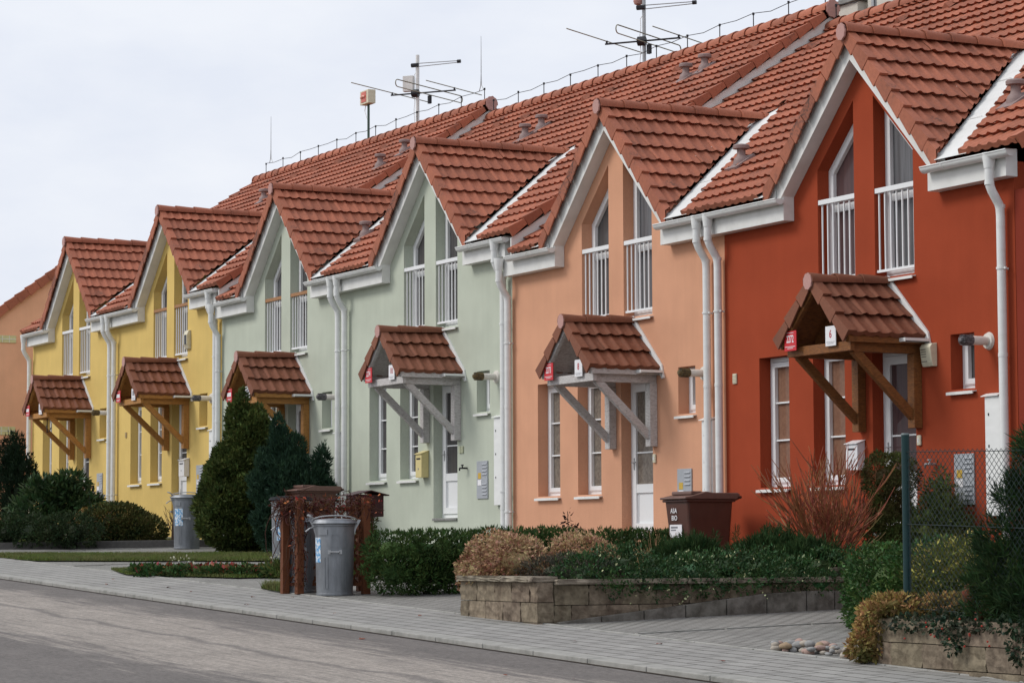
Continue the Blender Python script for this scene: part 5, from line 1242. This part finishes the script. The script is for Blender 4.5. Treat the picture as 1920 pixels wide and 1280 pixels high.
# ------------------------------------------------------------------ trees and shrubs farther left
shrub('thuja', 'tall broad green thuja before the second green house', 'conifer', (-10.45, -1.5, -.23),
      [(0, 0, .40, .66, .62, .50), (-.12, -.12, .85, .62, .58, .50), (.12, .15, .95, .58, .54, .48), (-.05, -.05, 1.30, .50, .46, .42), (.14, .22, 1.45, .42, .40, .40), (-.16, -.12, 1.55, .32, .30, .32),
       (.05, .10, 1.85, .36, .34, .38), (.12, .20, 2.05, .30, .28, .34), (.0, .02, 2.25, .22, .22, .30), (.02, .05, 2.48, .12, .12, .24), (.16, .28, 2.22, .14, .14, .24), (.30, .42, 1.75, .22, .22, .26), (-.3, -.3, 1.1, .26, .24, .28)],
      40000, .075, 2.6, THUJA, 41, trunk=.05, tuft=2, up=.7, zmin=.02, shell=.68, lump=.20)
shrub('blue_juniper', 'dark blue green juniper right of the tall thuja', 'conifer', (-8.75, -1.30, -.27),
      [(-.1, -.1, .55, .46, .46, .55), (.1, .1, .95, .42, .44, .46), (.0, 0, 1.35, .34, .34, .40), (-.08, -.08, 1.75, .20, .20, .36), (-.14, -.12, 2.02, .10, .10, .28), (.2, .32, 1.2, .26, .28, .34), (.30, .50, 1.50, .11, .12, .28), (.15, .25, .5, .42, .44, .42), (.12, .12, 1.65, .14, .14, .30), (.32, .55, 1.0, .16, .18, .24), (-.2, -.3, 1.1, .26, .28, .3), (-.22, -.34, 1.5, .12, .12, .24)],
      15000, .085, 6, JUN, 42, trunk=.04, tuft=4, up=1.0, shell=.5, lump=.2, zmin=.02)
rb = shrub('round_euonymus', 'dome shaped olive bush with golden patches before the yellow house', 'shrub', (-15.05, -2.1, -.10), [(0, 0, .34, .80, .72, .43), (-.42, -.3, .26, .5, .45, .32), (.42, .3, .24, .5, .5, .32)], 15000, .06, 1.9, OLV, 43, up=.3, shell=.78, lump=.08, zmin=.02)
leaves('golden_leaves', [(-.35, -.25, .32, .62, .55, .36), (-.1, -.1, .34, .6, .5, .38)], 2200, .055, 1.8, mat('gold_leaf', (.26, .15, .04), .5, island=.35), rb, 44, shell=.93, core=False)
shrub('laurel', 'big glossy leaved laurel before the farthest yellow house', 'shrub', (-17.7, -2.35, .0), [(-.2, -.3, .45, .6, .6, .45), (.0, 0, .85, .42, .5, .32), (.1, .2, 1.12, .28, .35, .18), (-.1, -.3, .95, .3, .35, .24), (.2, .35, .65, .35, .4, .30)], 5200, .13, 3.0, DKG, 45, up=.5, shell=.6, zmin=.02)
shrub('columnar_yew', 'dark columnar yew at the left edge before the orange wall', 'conifer', (-20.4, -2.45, .05), [(-.3, 0, .7, .38, .4, .75), (.12, .1, .8, .32, .35, .80), (-.3, 0, 1.55, .22, .22, .50), (.08, .05, 1.6, .17, .18, .55), (-.1, 0, 1.45, .25, .25, .4), (.38, .2, 1.15, .2, .2, .4)], 9000, .08, 4.5, fol('dark_yew', (.014, .030, .013), (.010, .020, .010), .35), 46, trunk=.04, tuft=2, up=1.2, shell=.6)
shrub('dark_hedge', 'low dark green hedge along the left edge below the yew', 'hedge', (-15.6, -4.35, -.15), [(-1.2+.45*i, -.9+.28*i, .26, .46, .42, .32) for i in range(8)], 15000, .06, 2.5, fol('hedge_dark', (.032, .052, .020), (.016, .03, .012), .4), 47, up=.4, shell=.75, zmin=.02)
t = thing('ornamental_grass', 'tuft of straw coloured grass behind the laurel', 'grass tuft', (-18.7, -2.2, .5)); rng = random.Random(3)
stems(t, [[(rng.uniform(-.3, .3), rng.uniform(-.15, .15), 0), (rng.uniform(-.4, .4), rng.uniform(-.2, .2), .4), (rng.uniform(-.6, .6), rng.uniform(-.3, .3), rng.uniform(.55, .85))] for i in range(70)], .007, DRY, 'blades')
t = thing('young_sapling', 'bare young sapling between the round bush and the yellow wall', 'sapling', (-14.0, -1.3, -.1))
stems(t, branching(7, .95, .30, 5, 4), .008, BARK)
t = thing('tree_stake', 'short weathered wooden stake beside the round bush', 'stake', (-13.55, -1.55, -.1))
MB().tube([(0, 0, 0), (.03, 0, .22), (.02, 0, .30), (.07, 0, .46)], [.03, .028, .022, .026], 8).build('stake', BARK, t, True)
t = thing('wooden_planter_trellis', 'small brown wooden trellis box behind the dark grey dustbin', 'trellis', (-19.9, -1.05, .25))
MB().box(-.35, .35, -.02, .02, .78, .84).box(-.35, .35, -.02, .02, .42, .48).box(-.35, -.31, -.021, .021, .2, .84).box(.31, .35, -.021, .021, .2, .84).beam((-.3, 0, .48), (0, 0, .78), .02, .03).beam((0, 0, .48), (.3, 0, .78), .02, .03).build('frame', TW, t)
shrub('small_thuja', 'small green conifer beside the post of the brown mailbox', 'conifer', (-1.1, -3.3, -.58), cone_blobs(.92, .26, 5, 8), 5000, .05, 3.5, THUJA, 48, trunk=.02, tuft=2, zmin=.02)
# plinth kerb wall and lawns
t = thing('low_kerb_wall', 'low dark concrete kerb wall behind the lawn before the yellow houses', 'kerb wall', (-13.6, -4.6, gz(-13.6, -4.6)))
A = Vector((-15.0, -4.9)); B_ = Vector((-12.1, -.35)); mb = MB()
mb.add([(A.x+13.6, A.y+4.6, -.05), (B_.x+13.6, B_.y+4.6, .05), (B_.x+13.45, B_.y+4.7, .05), (A.x+13.45, A.y+4.7, -.05), (A.x+13.6, A.y+4.6, .16), (B_.x+13.6, B_.y+4.6, .22), (B_.x+13.45, B_.y+4.7, .22), (A.x+13.45, A.y+4.7, .16)], [(0,3,2,1),(4,5,6,7),(0,1,5,4),(1,2,6,5),(2,3,7,6),(3,0,4,7)])
mb.build('wall', mat('dark_concrete', (.075, .072, .068), .9, var=.2), t, False, .01)
LAWN = fol('grass_blade', (.11, .155, .035), (.15, .16, .06), .4, scale=1.5, sub=.2); LB = mat('lawn_soil', (.06, .075, .025), .95, var=.3, scale=5)
def lawn(name, poly, n, seed, hgt=.035, lift=.02):
    P = [Vector(p) for p in poly]
    me = bpy.data.meshes.new(name+'_base'); me.from_pydata([(p.x, p.y, gz(p.x, p.y)+lift) for p in P], [], [tuple(range(len(P)))])
    o = link(name+'_soil', me, None, LB); o['kind'] = 'structure'
    rng = np.random.default_rng(seed); x0, x1 = min(p.x for p in P), max(p.x for p in P); y0, y1 = min(p.y for p in P), max(p.y for p in P)
    x = rng.uniform(x0, x1, n*3); y = rng.uniform(y0, y1, n*3); ins = np.zeros(len(x), bool); m_ = len(P)
    for i in range(m_):
        a, b = P[i], P[(i+1) % m_]; c_ = ((a.y > y) != (b.y > y)) & (x < (b.x-a.x)*(y-a.y)/((b.y-a.y) or 1e-9)+a.x); ins ^= c_
    x, y = x[ins][:n], y[ins][:n]; k = len(x); z = gz(x, y)+lift
    th = rng.uniform(0, 6.28, k); w_ = .007; h = hgt*(.5+rng.random(k)); lx, ly = rng.normal(0, .02, k), rng.normal(0, .02, k)
    p0 = np.stack([x-np.cos(th)*w_, y-np.sin(th)*w_, z], 1); p1 = np.stack([x+np.cos(th)*w_, y+np.sin(th)*w_, z], 1); p2 = np.stack([x+lx+.002, y+ly, z+h], 1); p3 = np.stack([x+lx-.002, y+ly, z+h], 1)
    o = link(name, fast_mesh(name, np.stack([p0, p1, p2, p3], 1).reshape(-1, 3), np.arange(4*k).reshape(-1, 4)), None, LAWN); o['kind'] = 'stuff'; o['label'] = 'short green grass strip between the paved driveways'; o['category'] = 'grass'
lawn('lawn_grass', [(-12.5, -5.0), (-12.0, -5.42), (-9.9, -5.42), (-9.5, -5.3), (-8.6, -4.5), (-7.4, -3.3), (-6.3, -2.2), (-6.0, -1.2), (-8.5, -1.15), (-9.8, -2.35), (-11.0, -3.6)], 36000, 1)
lawn('lawn_grass', [(-19.2, -3.1), (-17.3, -3.6), (-16.0, -2.4), (-14.6, -1.2), (-16.0, -.6), (-17.8, -1.9)], 12000, 2)
lawn('lawn_grass', [(-5.75, -5.35), (-4.3, -5.60), (-2.3, -4.7), (-1.9, -3.6), (-3.4, -2.8), (-5.2, -4.0)], 26000, 3)
lawn('lawn_grass', [(.35, -5.42), (1.25, -5.50), (1.35, -5.2), (.9, -4.7), (.4, -4.9)], 3500, 4, .08)
gc = shrub('ground_cover_bed', 'ivy and strawberry ground cover bed with fallen leaves on the lawn strip', 'flower bed', (-3.6, -4.6, -.55), [(-.9+.45*i, -.6+.32*i, .03, .36, .36, .11) for i in range(6)]+[(-.3+.4*i, -.7+.3*i, .02, .32, .3, .10) for i in range(5)], 9000, .06, 1.5, fol('bed_leaf', (.035, .075, .022), (.09, .115, .04), .45, pos=(.5, .65)), 51, up=.3, shell=.5)
leaves('red_leaves', [(-.5+.4*i, -.65+.28*i, .04, .3, .3, .10) for i in range(5)], 500, .06, 1.5, mat('fallen_red', (.26, .07, .035), .6, island=.4), gc, 52, shell=.85, core=False)
leaves('white_flowers', [(-.9, -.1, .18, .15, .2, .1), (.9, .8, .22, .25, .25, .12)], 90, .035, 1.2, mat('white_flower', (.6, .6, .45), .6), gc, 53, shell=.6, core=False)
shrub('tall_weeds', 'yellow green weeds on the lawn strip left of the trellis', 'plant', (-1.6, -3.9, -.58), [(0, 0, .14, .3, .4, .2), (.5, .3, .12, .3, .3, .18), (-.4, -.2, .1, .3, .3, .15)], 2500, .09, 5, fol('weed', (.10, .13, .035), (.05, .075, .02), .4), 54, up=.9, shell=.3, core=False)
# fallen leaves
LF = mat('fallen_leaf', (.16, .07, .03), .7, island=.5); LY = mat('straw', (.32, .24, .10), .7, island=.3)
rng = random.Random(77); spots = [(4.2, -6.2), (2.2, -5.75), (1.8, -6.1), (-.9, -6.2), (-2.2, -6.6), (6.1, -5.9), (.2, -6.3), (5.2, -6.5), (10.3, -6.3), (12.9, -6.3), (11.0, -5.8), (8.4, -7.6), (-3.4, -6.1), (3.1, -6.7), (12.8, -8.3), (13.4, -8.0)]
for i, (x, y) in enumerate(spots):
    s_ = rng.uniform(.03, .055); a = rng.uniform(0, 6.28); rd = y < -7.1; z = (gz(x, -7.1)-.035+.012*(y+7.1) if rd else gz(x, y))+.004
    v = []
    for k in range(7):
        an = a+6.283*k/7; q = s_*(1 if k % 2 else .6)*rng.uniform(.8, 1.2); v.append((math.cos(an)*q, math.sin(an)*q*.7, rng.uniform(0, .016)))
    v.append((0, 0, .012)); me = bpy.data.meshes.new('leaf'); me.from_pydata(v, [], [(k, (k+1) % 7, 7) for k in range(7)])
    o = link('fallen_leaf', me, None, LF); o.location = (x, y, z)
    tag(o, 'small curled brown fallen leaf lying on the grey paving or road', 'leaf', 'fallen leaves on the paving')
